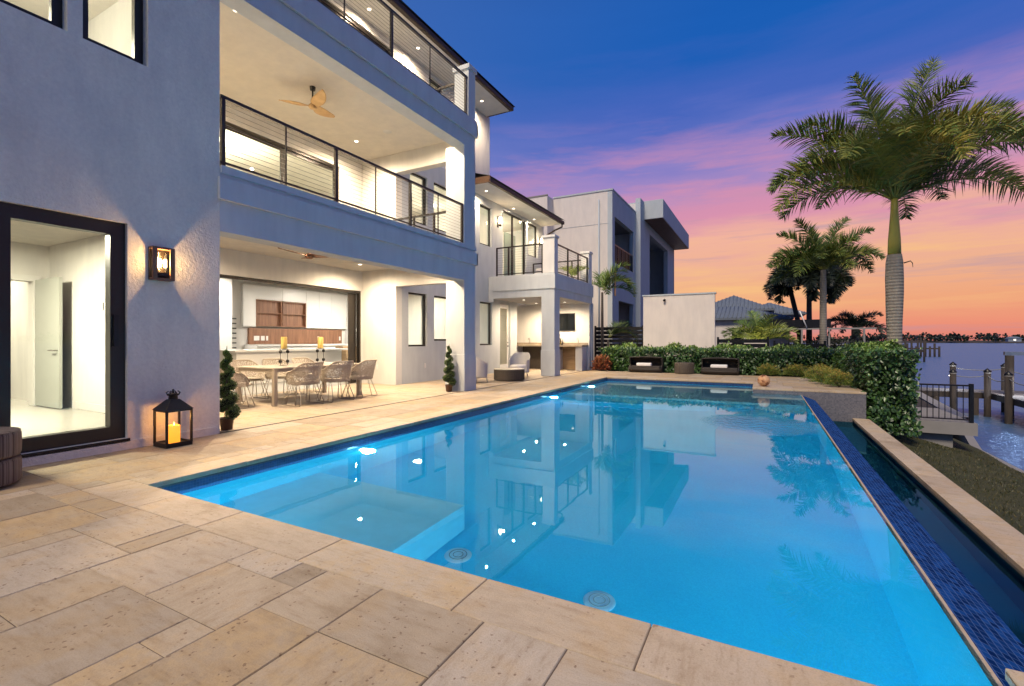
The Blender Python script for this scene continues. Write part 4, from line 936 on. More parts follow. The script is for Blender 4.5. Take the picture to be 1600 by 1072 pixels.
def faucet(x, y, z, lab, h=.3):
    t = thing('faucet', lab, 'faucet', (x,y,z)); a = MB(); a.tube([(x,y,z),(x,y,z+h*.7),(x,y-.03,z+h*.92),(x,y-.09,z+h),(x,y-.15,z+h*.9),(x,y-.165,z+h*.72)], .012, 8); obj('spout', a, M['steel'], t)
    a = MB(); a.lathe([(.025,0),(.02,.02),(0,.02)], (x,y,z), 12); obj('base', a, M['steel'], t)
faucet(-7.0,19.2,1.071,'steel faucet at the right end of the outdoor kitchen counter')
faucet(-9.3,19.2,1.071,'steel faucet on the left part of the outdoor kitchen counter')
t = thing('faucet','black arched kitchen faucet behind the second courtyard window','faucet',(-9.75,12.75,1.06))
a = MB(); a.tube([(-9.75,12.75,1.06),(-9.75,12.75,1.38),(-9.75,12.71,1.46),(-9.75,12.62,1.49),(-9.75,12.53,1.45),(-9.75,12.51,1.36)], .014, 8); obj('spout', a, M['black'], t)
a = MB(); a.lathe([(.03,0),(.022,.03),(0,.03)], (-9.75,12.75,1.06), 12); obj('base', a, M['black'], t)
t = thing('sink_counter', 'white indoor counter carrying the black faucet behind the courtyard windows', 'counter', (-9.75,12.5,0))
bx('top', M['whitepaint'], t, -10.05,-9.43,11.9,14.2,1.0,1.06); bx('body', M['whitepaint'], t, -10.0,-9.45,11.95,14.15,.01,.998)
m, nt, b = mat('screen'); b.inputs['Base Color'].default_value = (.008,.01,.012,1); b.inputs['Roughness'].default_value = .06; M['screen'] = m
t = thing('television', 'black wall television over the outdoor kitchen counter', 'television', (-7.9,19.33,2.1))
bx('screen', M['screen'], t, -8.12,-7.22,19.30,19.312,1.72,2.42); bx('bezel', M['black'], t, -8.14,-7.20,19.313,19.35,1.70,2.44)
for k in range(3):
    a = MB(); x_ = -7.86+.09*k; a.lathe([(0,0),(.03,0),(.034,.02),(.034,.16),(.014,.2),(.014,.25),(0,.25)], (x_,19.1,1.071), 10); tag(obj('bottle', a, [M['steel'],M['wax'],M['wicker_brown']][k]), ['small steel bottle nearest the grill on the outdoor counter','small amber bottle in the middle of the three on the outdoor counter','small brown bottle right of the amber one on the outdoor counter'][k], 'bottle')
# balcony sofa and plant
t = thing('balcony_sofa', 'white cushioned sofa on the far wing balcony', 'sofa', (-8.2,18.3,3.65))
bx('seat', M['cushion'], t, -8.9,-7.9,18.0,18.9,3.66,4.05, bevel=.04); bx('backrest', M['cushion'], t, -8.9,-7.9,18.9,19.1,3.66,4.42, bevel=.05); bx('armrest', M['cushion'], t, -8.0,-7.8,17.95,18.95,3.66,4.22, bevel=.04)
# furniture on top and middle balcony
t = thing('round_chair', 'pale round backed chair folded shape behind the top balcony railing', 'chair', (-7.6,9.3,6.86))
a = MB(); 
def rc(u, v):
    th=(u-.5)*R(230); return (-7.9-.3*math.cos(th)*(1+.1*v), 9.1+.3*math.sin(th)*(1+.1*v), 7.1+.5*v*(1-.5*abs(u-.5)*2))
a.grid(rc,16,5); obj('shell', a, M['wicker_dark'], t, solid=.02)
for sx, sy in ((.18,.18),(.18,-.18),(-.18,.18),(-.18,-.18)): obj('leg', MB().tube([(-7.9+sx,9.1+sy,7.2),(-7.9+sx*1.3,9.1+sy*1.3,6.865)], .012, 6), M['black'], t)
obj('seat', MB().lathe([(0,7.2),(.28,7.2),(.3,7.14),(0,7.12)], (-7.9,9.1,0), 18), M['wicker_dark'], t)
# ------------------------------------------------------------------ far deck: daybeds, drum, ball
def daybed(x, y, lab):
    t = thing('wicker_daybed', lab, 'daybed', (x,y,0), 'dark wicker daybeds in front of the far hedge')
    # half-drum shell lying on its side, open towards the camera (-y)
    L = .62
    def sh(u, v):
        th = R(-62) + v*R(255); ex = 1 + .10*math.sin(math.pi*u)
        return (x+(u-.5)*2*L, y + .33*math.sin(th)*ex + .03, .30 - .29*math.cos(th)*ex if True else 0)
    a = MB(); a.grid(sh, 16, 24)
    obj('shell', a, M['wicker_dark'], t, solid=.035)
    for s_ in (-1,1):
        a = MB(); vs = [(x+s_*L, y+.03, .30)] + [tuple(Vector(sh(0 if s_<0 else 1, v/24))) for v in range(25)]
        a.add(vs, [(0,i,i+1) for i in range(1,25)]); obj('end_panel', a, M['wicker_dark'], t, solid=.03)
    a = MB(); a.box(x-L+.03, x+L-.03, y-.28, y+.22, .10, .26); obj('seat', a, M['wicker_dark'], t, bevel=.03)
    a = MB(); a.box(x-.30, x+.26, y-.30, y-.05, .262, .38); obj('cushion', a, M['cushion'], t, bevel=.03)
daybed(-4.12,19.0,'dark wicker drum shaped daybed with white cushion, left of the round wicker table')
daybed(-1.42,18.95,'dark wicker drum shaped daybed with white cushion, right of the round wicker table')
t = thing('wicker_table', 'small round brown wicker side table between the two dark daybeds', 'side table', (-2.66,18.9,0))
a = MB(); a.lathe([(0,.01),(.33,.01),(.345,.03),(.345,.40),(.33,.425),(0,.43)], (-2.66,18.9,0), 32); obj('drum', a, M['wicker_brown'], t)
for k in range(32):
    an = k*math.pi/16; b_ = MB(); b_.box(-.006,.008,-.009,.009,.02,.41); b_.v = [(-2.66+(.348+px)*math.cos(an)-py*math.sin(an), 18.9+(.348+px)*math.sin(an)+py*math.cos(an), pz) for px,py,pz in b_.v]; obj('rib', b_, M['wicker_brown'], t)
m, nt, b = mat('carved_terracotta'); n = noise(nt, coord(nt), 9, 4); lk(nt, ramp(nt, n, [(.36,(.16,.06,.025)),(.44,(.50,.26,.13)),(.7,(.62,.38,.21))]).outputs[0], b.inputs['Base Color']); b.inputs['Roughness'].default_value=.75; bump(nt, n, b, .5, .02)
t = thing('garden_sphere', 'terracotta coloured carved sphere resting on the far pool coping', 'sphere', (.0,14.75,.155))
a = MB(); a.lathe([(.155*math.sin(k*math.pi/18), -.155*math.cos(k*math.pi/18)) for k in range(19)], (0,14.75,.157), 32); obj('ball', a, m, t)
a = MB(); a.lathe([(.05,.0),(.055,.006),(.04,.012),(.03,.0)], (0,14.75,.308), 14); obj('collar', a, M['terracotta'], t)
# ------------------------------------------------------------------ vegetation
def hedge(name, lab, boxes, n, rg, m='clusia', L=(.055,.095), cat='hedge', lump=.10):
    """leaf cloud over boxes (x0,x1,y0,y1,z0,z1) with lumpy outline"""
    t = thing(name, lab, cat, ((boxes[0][0]+boxes[0][1])/2,(boxes[0][2]+boxes[0][3])/2,boxes[0][4]))
    a = MB(); core = MB(); A = []
    for x0,x1,y0,y1,z0,z1 in boxes:
        core.box(x0+.2,x1-.2,y0+.2,y1-.2,z0,z1-.30)
        dx,dy,dz = x1-x0,y1-y0,z1-z0
        A.append(dx*dy+2*dx*dz+2*dy*dz)
    for k in range(n):
        q = rg.random()*sum(A); i = 0
        while q > A[i]: q -= A[i]; i += 1
        x0,x1,y0,y1,z0,z1 = boxes[i]; dx,dy,dz = x1-x0,y1-y0,z1-z0
        s_ = rg.random()*A[i]; u, v = rg.random(), rg.random()
        if s_ < dx*dy: p = Vector((x0+u*dx,y0+v*dy,z1)); nn = Vector((0,0,1))
        elif s_ < dx*dy+dx*dz*2: sg = rg.choice((0,1)) ; p = Vector((x0+u*dx, y1 if sg and rg.random()<.5 else y0, z0+v*dz)); nn = Vector((0,-1 if p.y==y0 else 1,0))
        else: p = Vector((x0 if rg.random()<.5 else x1, y0+u*dy, z0+v*dz)); nn = Vector((-1 if p.x==x0 else 1,0,0))
        # round the top edges and lump the surface
        lum = lump*(math.sin(p.x*3.1+p.z*2)*math.sin(p.y*2.7+1.3*p.z)+.6*math.sin(p.x*7+p.y*5+p.z*6))
        ed = min(1, max(0, (p.z-(z1-.18))/.18)); 
        if nn.z == 0: p -= nn*.26*ed**2
        mx_ = min(u*dx, (1-u)*dx) if (nn.y or nn.z) else min(u*dy, (1-u)*dy); my_ = min(v*dy, (1-v)*dy) if nn.z else 9
        m_ = min(mx_, my_); q_ = max(0, 1-m_/.28)**2
        if nn.z: p.z -= .22*q_
        elif dx < 2 or nn.x == 0: p -= nn*.18*q_
        dep = rg.random()**2*.16
        p += nn*(lum-dep+(.10*rg.random() if rg.random() < .06 else 0)) + rvec(rg)*.05
        if p.z < z0: p.z = z0+.02
        d = (nn*1.0 + rvec(rg)*.9 + Vector((0,0,.45))).normalized()
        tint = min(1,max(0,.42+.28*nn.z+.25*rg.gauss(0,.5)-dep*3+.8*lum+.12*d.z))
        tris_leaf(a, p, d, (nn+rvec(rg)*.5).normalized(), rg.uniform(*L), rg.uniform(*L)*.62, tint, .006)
    lf = obj('foliage', a, M[m], t); obj('branch_core', core, M['core'], lf); return t
rg = random.Random(11)
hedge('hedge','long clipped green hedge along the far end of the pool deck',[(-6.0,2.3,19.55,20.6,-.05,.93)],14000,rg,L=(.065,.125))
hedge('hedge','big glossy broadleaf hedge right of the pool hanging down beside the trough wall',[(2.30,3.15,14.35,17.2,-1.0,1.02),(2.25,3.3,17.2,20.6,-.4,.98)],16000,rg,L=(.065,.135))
def shrub(x, y, r_, h_, m, lab, n, rg, cat='shrub', L=(.03,.055), z0=0, squash=1.0, grp=None):
    t = thing('shrub', lab, cat, (x,y,z0), grp)
    a = MB()
    for k in range(9):
        an = rg.uniform(0,6.28); a.tube([(x,y,z0),(x+r_*.5*math.cos(an),y+r_*.5*math.sin(an),z0+h_*.6),(x+r_*.75*math.cos(an+.3),y+r_*.75*math.sin(an+.3),z0+h_*.9)], [.012,.008,.004], 5)
    obj('stem', a, M['trunk_dark'], t)
    a = MB()
    for k in range(n):
        d = rvec(rg); d.z = abs(d.z)*1.0 if rg.random()<.8 else d.z*.3; rr = rg.uniform(.55,1.0)
        l_ = 1+.13*math.sin(d.x*6+x*3)*math.sin(d.y*5+d.z*4)+.1*math.sin(11*d.x+9*d.z)
        p = Vector((x+d.x*r_*rr*l_, y+d.y*r_*rr*l_*squash, z0+.04+max(0,d.z)*h_*rr*l_*.95+.03))
        dd = (d+rvec(rg)*.7+Vector((0,0,.3))).normalized()
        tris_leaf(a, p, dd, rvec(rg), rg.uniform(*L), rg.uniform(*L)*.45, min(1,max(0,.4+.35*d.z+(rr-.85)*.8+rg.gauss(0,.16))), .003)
    obj('foliage', a, M[m], t); return t
SH = [(.15,19.2,.38,.36,'low golden green shrub beside the right daybed'),(.98,19.2,.42,.38,'low golden green shrub second right of the daybeds'),(1.72,18.6,.45,.42,'low golden shrub in front of the hedge corner'),(1.50,17.5,.42,.42,'golden shrub behind the planter edge shrubs'),(1.62,16.3,.42,.42,'rounded golden shrub near the planter edge'),(1.80,15.5,.36,.38,'rounded golden shrub closest to the tiled planter corner')]
for x_,y_,r_,h_,lab in SH: shrub(x_,y_,r_,h_,'shrubgold',lab,2600,rg,grp='golden shrubs by the far hedge',L=(.025,.05))
shrub(-5.95,19.15,.36,.60,'croton','red leaved croton shrub at the left end of the far hedge',700,rg,L=(.08,.14))
shrub(-5.7,19.5,.30,.95,'clusia','upright green shrub behind the red croton',500,rg,L=(.08,.14))
def frond(a, base, az, el0, length, droop, rg, nl=46, ll=.55, lw=.028, tint=.5, v_=R(35), hang=.35, rach=None, spread=0):
    """one feather frond: curved rachis with folded drooping leaflets"""
    p = Vector(base); el = el0; N = 26; st = length/N; pts = [p.copy()]; dirs = []
    side0 = Vector((-math.sin(az), math.cos(az), 0))
    for i in range(N):
        f_ = i/N; el -= droop/N*(.5+1.1*f_); d = Vector((math.cos(az)*math.cos(el), math.sin(az)*math.cos(el), math.sin(el))); dirs.append(d); p = p+d*st; pts.append(p.copy())
    dirs.append(dirs[-1])
    (rach or a).tube(pts, [.028*(1-.85*i/N)*(length/3.6) for i in range(N+1)], 5, tint=.75)
    for k in range(nl):
        f_ = .10+.90*(k+rg.random()*.6)/nl; i = min(N-1, int(f_*N)); c = pts[i].lerp(pts[i+1], f_*N-i if f_*N-i<1 else 1); d = dirs[i]; up = side0.cross(d).normalized()*-1
        up = d.cross(side0).normalized()
        if up.z < 0 and abs(d.z) < .95: up = -up
        prof = math.sin(math.pi*min(1,(f_*.86+.12)))**.6
        for s_ in (-1,1):
            jit = rg.uniform(-.35,.35)+spread*rg.uniform(-1,1)
            sd = side0*s_*math.cos(v_+jit)+up*math.sin(v_+jit)
            dd = (sd*.80+d*.62+rvec(rg)*.06).normalized(); L_ = ll*prof*rg.uniform(.85,1.1); w_ = lw*rg.uniform(.8,1.15)
            q = c.copy(); prev = None; wd = dd.cross(up).normalized() if dd.cross(up).length>.01 else d
            wd = d*.9+up*.2; wd = (wd - dd*wd.dot(dd)).normalized()
            vs = []; M_ = 4
            for j in range(M_+1):
                g_ = j/M_; wj = w_*(.55+.9*g_ if g_<.35 else 1-(g_-.35)/.65*.97)*.5
                vs += [q-wd*wj, q+wd*wj]
                dd = (dd+Vector((0,0,-hang*(.25+g_)*.55))).normalized(); q = q+dd*L_/M_
            a.add(vs, [(2*j,2*j+1,2*j+3,2*j+2) for j in range(M_)], min(1,max(0,tint+rg.gauss(0,.13)+.18*(up.z-.5))))
RZ = R(28)      # photo right in world azimuth
def palm(x, y, z0, lab, fr_, trunk, hull, cz, m, tm='trunk', shaft=None, rg=rg, cat='palm tree', nl=46, ll=.55, name='palm_tree', lw=.028, scale=1, spread=.25, hang=.35, grp=None):
    t = thing(name, lab, cat, (x,y,z0), grp)
    a = MB(); a.tube([(x+dx,y,z) for dx,z,_ in trunk], [r_ for _,_,r_ in trunk], 18); obj('trunk', a, M[tm], t)
    if shaft: a = MB(); a.tube([(x,y,z) for z,_ in shaft], [r_ for _,r_ in shaft], 18); obj('crownshaft', a, M['shaft'], t)
    a = MB()
    for az, el, L_, dr, ti in fr_: frond(a, (x+.06*math.cos(RZ+R(az)), y+.06*math.sin(RZ+R(az)), cz), RZ+R(az), R(el), L_, R(dr), rg, nl=int(nl*L_/3.4) if scale==1 else nl, ll=ll, lw=lw, tint=ti, spread=spread, hang=hang)
    obj('crown', a, M[m], t)
    return t
# big royal palm by the hedge
bxp, byp = 3.25, 16.85
F = [(184,30,3.75,84,.6),(176,44,3.7,88,.5),(192,52,3.4,88,.55),(170,60,3.9,62,.4),(186,66,3.6,70,.45),(155,50,3.4,85,.35),(10,82,4.3,22,.4),(200,80,3.6,40,.4),
     (3,54,4.5,46,.35),(-10,46,4.3,62,.5),(6,38,4.2,70,.55),(-4,28,4.0,70,.65),(15,66,3.9,55,.35),(30,46,3.6,85,.3),(345,60,3.8,80,.5),
     (75,84,3.7,45,.45),(110,74,3.4,60,.4),(60,70,3.3,70,.4),(95,50,3.2,90,.35),(255,72,3.2,125,.65),(280,78,3.2,120,.75),(235,62,3.5,105,.6),(305,64,3.4,105,.6),(325,54,3.6,98,.55),(215,52,3.7,100,.6),(270,86,3.4,95,.5),(130,40,3.2,90,.3),(45,40,3.2,92,.3),(340,74,3.6,75,.5),(265,66,2.9,135,.8)]
palm(bxp, byp, -.3, 'tall royal palm with swollen grey ringed trunk and full green crown by the right hedge', F,
     [(0,-.4,.20),(0,.5,.185),(.004,.9,.178),(0,1.4,.174),(-.004,1.8,.184),(0,2.2,.196),(.004,2.6,.205),(0,3.0,.210),(0,3.45,.198),(0,3.68,.168)], None, 5.25, 'palmleaf', shaft=[(3.68,.155),(4.1,.145),(4.5,.118),(4.9,.092),(5.3,.08)], nl=130, ll=.80, lw=.040, spread=1.0, hang=.34)
sp_ = MB(); sp_.tube([(bxp+.19,byp-.1,3.42),(bxp+.33,byp-.12,3.46),(bxp+.37,byp-.13,3.40),(bxp+.38,byp-.13,3.28)], [.02,.016,.012,.006], 6); o = obj('spent_stalk', sp_, M['trunk_dark'], [q for q in bpy.data.objects if q.name.startswith('palm_tree')][0])
# middle palm
F = [(175,42,3.0,85,.35),(5,44,3.0,85,.35),(190,78,3.1,45,.4),(10,80,3.2,40,.4),(160,70,3.0,60,.4),(340,68,3.0,60,.4),(150,20,2.5,80,.3),(30,20,2.5,80,.3),(180,35,2.9,75,.35),(160,55,2.6,80,.3),(200,60,2.5,95,.3),(5,32,2.9,78,.4),(-15,52,2.7,85,.35),(25,60,2.5,80,.3),(80,80,2.6,50,.3),(100,60,2.4,80,.3),(260,60,2.3,110,.5),(285,74,2.4,95,.45),(235,50,2.5,95,.4),(320,45,2.7,85,.45),(130,45,2.4,90,.3),(55,50,2.4,80,.3),(270,40,2.3,110,.5),(210,30,2.7,95,.4)]
palm(2.75, 29.6, -.3, 'mid height royal palm with slim grey trunk standing behind the hedge', F, [(0,-.4,.19),(0,2,.165),(0,4,.15),(.0,4.95,.13)], None, 4.95, 'palmleaf', nl=110, ll=.72, lw=.055, spread=1.0)
# dark date palms behind
F = [(a_, e_, 3.3, 120, .4) for a_, e_ in [(185,65),(5,65),(165,30),(15,28),(265,35),(255,75),(290,20),(245,10),(180,45),(150,50),(210,40),(0,45),(30,50),(-30,40),(90,75),(270,60),(60,60),(120,55),(240,30),(300,30),(170,10),(10,10),(100,30),(280,5),(200,70),(340,70)]]
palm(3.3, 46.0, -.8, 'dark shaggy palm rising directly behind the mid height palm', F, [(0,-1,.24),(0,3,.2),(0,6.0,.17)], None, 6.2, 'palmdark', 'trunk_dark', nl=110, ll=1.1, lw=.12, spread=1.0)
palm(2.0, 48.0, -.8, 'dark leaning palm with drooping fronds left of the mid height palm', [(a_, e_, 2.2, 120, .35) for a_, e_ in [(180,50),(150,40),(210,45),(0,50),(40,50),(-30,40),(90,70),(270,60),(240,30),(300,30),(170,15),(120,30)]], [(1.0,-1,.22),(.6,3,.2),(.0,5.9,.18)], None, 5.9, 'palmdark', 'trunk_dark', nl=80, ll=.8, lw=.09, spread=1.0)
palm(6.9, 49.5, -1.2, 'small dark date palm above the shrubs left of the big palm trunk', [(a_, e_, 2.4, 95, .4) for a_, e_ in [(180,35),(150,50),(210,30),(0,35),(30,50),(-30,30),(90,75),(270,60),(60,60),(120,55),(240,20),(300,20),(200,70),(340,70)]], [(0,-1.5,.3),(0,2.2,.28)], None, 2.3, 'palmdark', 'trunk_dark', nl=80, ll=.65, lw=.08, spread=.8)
# lit bushy palm
F = [(180,30,1.9,80,.6),(165,50,1.8,80,.55),(200,55,1.7,80,.75),(220,42,1.6,85,.8),(0,28,1.9,80,.6),(15,50,1.8,80,.5),(-20,50,1.7,80,.75),(-40,38,1.6,90,.8),(90,80,1.8,45,.5),(70,65,1.8,60,.45),(115,62,1.8,60,.45),(250,60,1.5,80,.85),(290,64,1.5,80,.85),(270,76,1.7,60,.7),(140,45,1.7,80,.4),(40,45,1.7,80,.4)]
palm(-.15, 25.2, -.1, 'small bushy palm with yellow green uplit fronds behind the dark slat fence', F, [(0,-.1,.12),(0,.6,.10),(0,1.1,.09)], None, 1.15, 'palmlit', 'trunk_dark', nl=110, ll=.55, lw=.042, spread=.4)
# palm by the wing corner
F = [(5,65,1.5,130,.6),(-5,80,1.5,100,.7),(20,60,1.7,125,.6),(45,72,1.6,105,.6),(-15,50,1.7,130,.6),(70,50,1.6,120,.5),(350,78,1.7,80,.6),(90,75,1.5,100,.5),(120,50,1.4,120,.4),(10,20,1.6,70,.3)]
palm(-6.35, 20.5, -.1, 'slender palm with drooping fronds at the far corner of the house', F, [(0,-.1,.08),(0,2,.06),(0,3.4,.05)], None, 3.5, 'palmlit', 'trunk_dark', nl=110, ll=.55, lw=.035, spread=.3)
palm(-6.2, 20.9, -.1, 'low palm with dark arching fronds below the slender palm by the house corner', [(5,55,1.6,130,.1),(-20,40,1.5,120,.1),(30,65,1.6,110,.15),(60,50,1.4,110,.1)], [(0,-.1,.07),(0,1.3,.05)], None, 1.4, 'palmleaf', 'trunk_dark', nl=100, ll=.5, lw=.035)
palm(-7.0, 18.6, 3.66, 'small potted palm with bright yellow green leaves on the far wing balcony', [(a_, 60, .7, 70, .8) for a_ in (0,60,120,180,240,300)], [(0,3.66,.03),(0,3.9,.025)], None, 3.9, 'palmlit', 'trunk_dark', nl=24, ll=.28, lw=.04, scale=2)
# distant dark garden shrubs
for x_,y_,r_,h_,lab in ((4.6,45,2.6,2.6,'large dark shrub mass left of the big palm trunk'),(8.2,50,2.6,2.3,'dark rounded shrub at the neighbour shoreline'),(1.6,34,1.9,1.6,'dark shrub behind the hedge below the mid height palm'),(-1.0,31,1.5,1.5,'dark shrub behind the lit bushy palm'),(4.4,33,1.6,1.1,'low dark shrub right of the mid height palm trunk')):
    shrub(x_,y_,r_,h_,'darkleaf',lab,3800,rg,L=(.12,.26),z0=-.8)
# ------------------------------------------------------------------ neighbour houses
N = thing('neighbour_house','large modern flat roofed grey stucco house beyond the hedge with a cantilevered canopy','house',(-10,30,0))
def nbx(name, m, *a, bevel=0): return bx(name, M[m], N, *a, bevel=bevel)
nbx('wing_block','stucco_nb',-18,-10.2,23.2,40,-.1,9.0)
nbx('front_wall','stucco_nb',-10.2,-7.15,24.0,24.25,-.1,9.02)
nbx('wall_reveal','stucco_nb_shade',-10.2,-7.12,23.985,23.999,7.33,7.345)
obj('side_wall', holewall('x',-7.15,-6.9,24.0,29.0,-.1,9.02,[(24.45,28.55,5.32,7.75),(25.2,28.5,-.1,3.4)]), M['stucco_nb_shade'], N)
nbx('roof_edge','stucco_nb_shade',-10.2,-6.87,23.96,29.0,9.02,9.10)
nbx('recess_wall','stucco_nb_shade',-9.4,-9.2,24.25,29.0,-.1,9.0); nbx('loggia_floor','stucco_nb_shade',-9.2,-7.15,24.25,29.0,4.6,5.3); nbx('loggia_ceiling','concrete',-9.2,-7.15,24.25,29.0,7.8,8.0)
nbx('loggia_door','screen',-9.19,-9.15,25,28.6,5.3,7.6); nbx('lower_door','screen',-9.19,-9.12,25.6,28,0,2.6)
nr = MB(); nr.box(-6.98,-6.94,24.5,28.5,6.28,6.34); obj('railing', nr, M['bronze'], N); rl = kids(N)[-1]
for k in range(6): nbx('railing_post','bronze',-6.98,-6.94,24.5+.78*k,24.55+.78*k,5.3,6.28)
nbx('railing_glass','rail_glass',-6.965,-6.955,24.5,28.5,5.36,6.26)
nbx('slot_window','screen',-6.899,-6.88,24.35,24.6,3.6,4.9)
obj('tower_wall', holewall('x',-6.9,-6.6,29.0,41.0,-.1,9.9,[(31.6,38.2,3.9,8.2)]), M['stucco_nb_shade'], N)
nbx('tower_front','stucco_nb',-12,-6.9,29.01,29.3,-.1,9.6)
nbx('tower_recess','stucco_nb_shade',-10.5,-10.3,29.3,41,-.1,8.9); nbx('tower_floor','stucco_nb_shade',-10.3,-6.9,29.3,41,3.3,3.9); nbx('tower_opening','screen',-10.29,-10.2,33,36.5,3.9,7.2); nbx('tower_end','stucco_nb_shade',-10.5,-6.6,40.9,41.2,-.1,9.9)
nbx('canopy','stucco_nb_shade',-12,-5.45,30.0,41.3,8.80,9.95,bevel=.02); nbx('canopy_soffit','fandark',-6.58,-5.5,30.04,41.2,8.77,8.797)
gw = thing('garden_wall','tall plain off white garden wall behind the hedge','wall',(-3.2,21,0))
bx('wall', M['stucco_nb'], gw, -4.66,-1.77,21.0,21.25,-.1,3.18); bx('coping', M['stucco_nb_shade'], gw, -4.70,-1.73,20.97,21.28,3.18,3.24); obj('wall_light', MB().tube([(-3.75,20.96,3.0),(-3.75,20.86,2.96)],.05,10), M['black'], gw)
def fence(x0, x1, y, z1, lab, grp='dark slat fences beside the white garden wall'):
    t = thing('slat_fence', lab, 'fence', ((x0+x1)/2,y,0), grp); a = MB(); z = .05
    while z < z1-.1: a.box(x0,x1,y,y+.03,z,z+.15); z += .185
    obj('slat_panel', a, M['black'], t); n_ = max(2,int((x1-x0)/1.1)+1)
    for k in range(n_): x_ = x0+(x1-x0)*k/(n_-1); bx('post', M['black'], t, x_-.04,x_+.04,y+.031,y+.10,0,z1)
fence(-6.88,-4.70,21.1,1.93,'dark horizontal slat fence between the neighbour house and the white garden wall')
fence(-1.7,.15,21.6,1.40,'dark horizontal slat fence right of the white garden wall')
fence(.4,2.2,23.0,1.25,'low dark slat fence behind the lit bushy palm')
T = thing('tiled_house','single storey house with hipped grey tiled roofs behind the garden wall','house',(-2,52,0))
bx('wall', M['stucco_nb'], T, -14,2.0,48,60,-.4,3.3); bx('window', M['screen'], T, -2.6,-1.6,47.96,48.02,.4,2.4)
def hip(x0,x1,y0,y1,z0,z1,name='roof'):
    a = MB(); e = .5; x0-=e;x1+=e;y0-=e;y1+=e; w_ = min(x1-x0,y1-y0)/2; cx=(x0+x1)/2; cy=(y0+y1)/2
    r0,r1_ = ((x0+w_,cy),(x1-w_,cy)) if x1-x0>=y1-y0 else ((cx,y0+w_),(cx,y1-w_))
    a.add([(x0,y0,z0),(x1,y0,z0),(x1,y1,z0),(x0,y1,z0),(*r0,z1),(*r1_,z1)], [(0,1,5,4),(1,2,5),(2,3,4,5),(3,0,4)] if x1-x0>=y1-y0 else [(0,1,4),(1,2,5,4),(2,3,5),(3,0,4,5)]); a.box(x0,x1,y0,y1,z0-.18,z0-.002)
    rf_ = obj(name, a, M['rooftile'], T)
    rb = MB(); # standing tile rows on the camera side slope
    n_ = int((x1-x0)/.35)
    for k in range(n_):
        x_ = x0+(k+.5)*(x1-x0)/n_; f_ = min(1, (x_-x0)/w_, (x1-x_)/w_); rb.tube([(x_,y0-.02,z0+.03),(x_,y0+w_*f_,z0+.02+(z1-z0)*f_)], .045, 5)
    obj('tile_row', rb, M['rooftile'], rf_)
hip(-8,1.8,48,56,3.3,4.6); hip(-6,.4,52,59,4.3,6.0); hip(-2.2,3.2,55,61,4.0,5.3)
PCG = thing('pool_cage','dark screened pool enclosure with white framing behind the mid height palm','pool enclosure',(4,46,0))
bx('roof_panel', M['black'], PCG, .2,4.6,44.0,50,2.3,2.9); bx('beam', M['concrete'], PCG, .2,7.4,43.8,43.95,2.1,2.22)
for x_ in (2.6,4.4,6.6): bx('post', M['concrete'], PCG, x_,x_+.12,43.8,43.95,-1,2.1)
bx('brace', M['concrete'], PCG, 4.55,7.2,43.85,43.93,.9,.98); obj('gable_brace', MB().tube([(2.5,43.8,3.6),(3.0,43.8,2.2)],.05,6), M['whitepaint'], PCG)
# ------------------------------------------------------------------ water side
pf = thing('sea_terrace','small concrete terrace slab with black picket railing above the lawn','terrace',(3.7,16.3,-.8))
bx('slab', M['concrete'], pf, 3.0,4.72,15.9,19.0,-1.13,-.82); bx('support', M['concrete'], pf, 3.1,4.3,16.1,18.8,-1.7,-1.132)
o = obj('picket_railing', MB().box(3.0,4.62,15.96,16.0,.10,.14).box(3.0,4.62,15.965,15.995,-.76,-.73), M['black'], pf)
for k in range(14): bx('picket', M['black'], o, 3.05+.118*k-.008,3.05+.118*k+.008,15.972,15.988,-.73,.10)
bx('corner_post', M['black'], o, 4.58,4.66,15.95,16.03,-.815,.17)
dk = thing('boat_dock','grey wooden boat dock on dark pilings with rope rails','dock',(9.5,30,-1.5))
def deckrun(p0, p1, w_, z=-1.5):
    a = MB(); p0=Vector((*p0,z)); p1=Vector((*p1,z)); d=(p1-p0); L_=d.length; d.normalize(); s_=Vector((-d.y,d.x,0)); n_=int(L_/.16)
    for k in range(n_): c=p0+d*(k+.5)*L_/n_; a.bar(c-s_*w_/2, c+s_*w_/2, .145, .04)
    obj('planking', a, M['plank'], dk)
    for q in (-1,1): obj('side_beam', MB().bar(p0+s_*q*(w_/2-.03)+Vector((0,0,-.17)), p1+s_*q*(w_/2-.03)+Vector((0,0,-.17)), .08, .26), M['piling'], dk)
deckrun((7.2,34.6),(12.4,34.6),2.0); deckrun((11.4,33.58),(11.4,18),2.0)
PT = [(8.95,33.5,-.45,0),(9.55,35.75,-.15,0),(10.25,33.3,-.38,1),(11.7,35.75,-.17,0),(10.25,30.9,-.38,1),(9.9,33.7,-1.78,1),(12.5,31.6,-.2,0),(8.3,33.7,-1.78,0),(8.5,35.6,-1.78,0),(12.5,28,-.2,0),(10.3,28.0,-.3,0)]
for x_,y_,zt_,_ in PT:
    p = obj('piling', MB().tube([(x_,y_,-5.0),(x_,y_,zt_)], .14, 12), M['piling'], dk)
    if zt_ > -1: obj('cap', MB().lathe([(.17,0),(.17,.04),(0,.20)], (x_,y_,zt_), 12), M['black'], p); obj('band', MB().lathe([(.148,-.07),(.148,-.02)], (x_,y_,zt_), 12), M['concrete'], p)
def ropeln(a, b_, sag=.22):
    a=Vector(a); b_=Vector(b_); obj('rope', MB().tube([a.lerp(b_,k/12)-Vector((0,0,sag*4*(k/12)*(1-k/12))) for k in range(13)], .022, 5), M['rope'], dk)
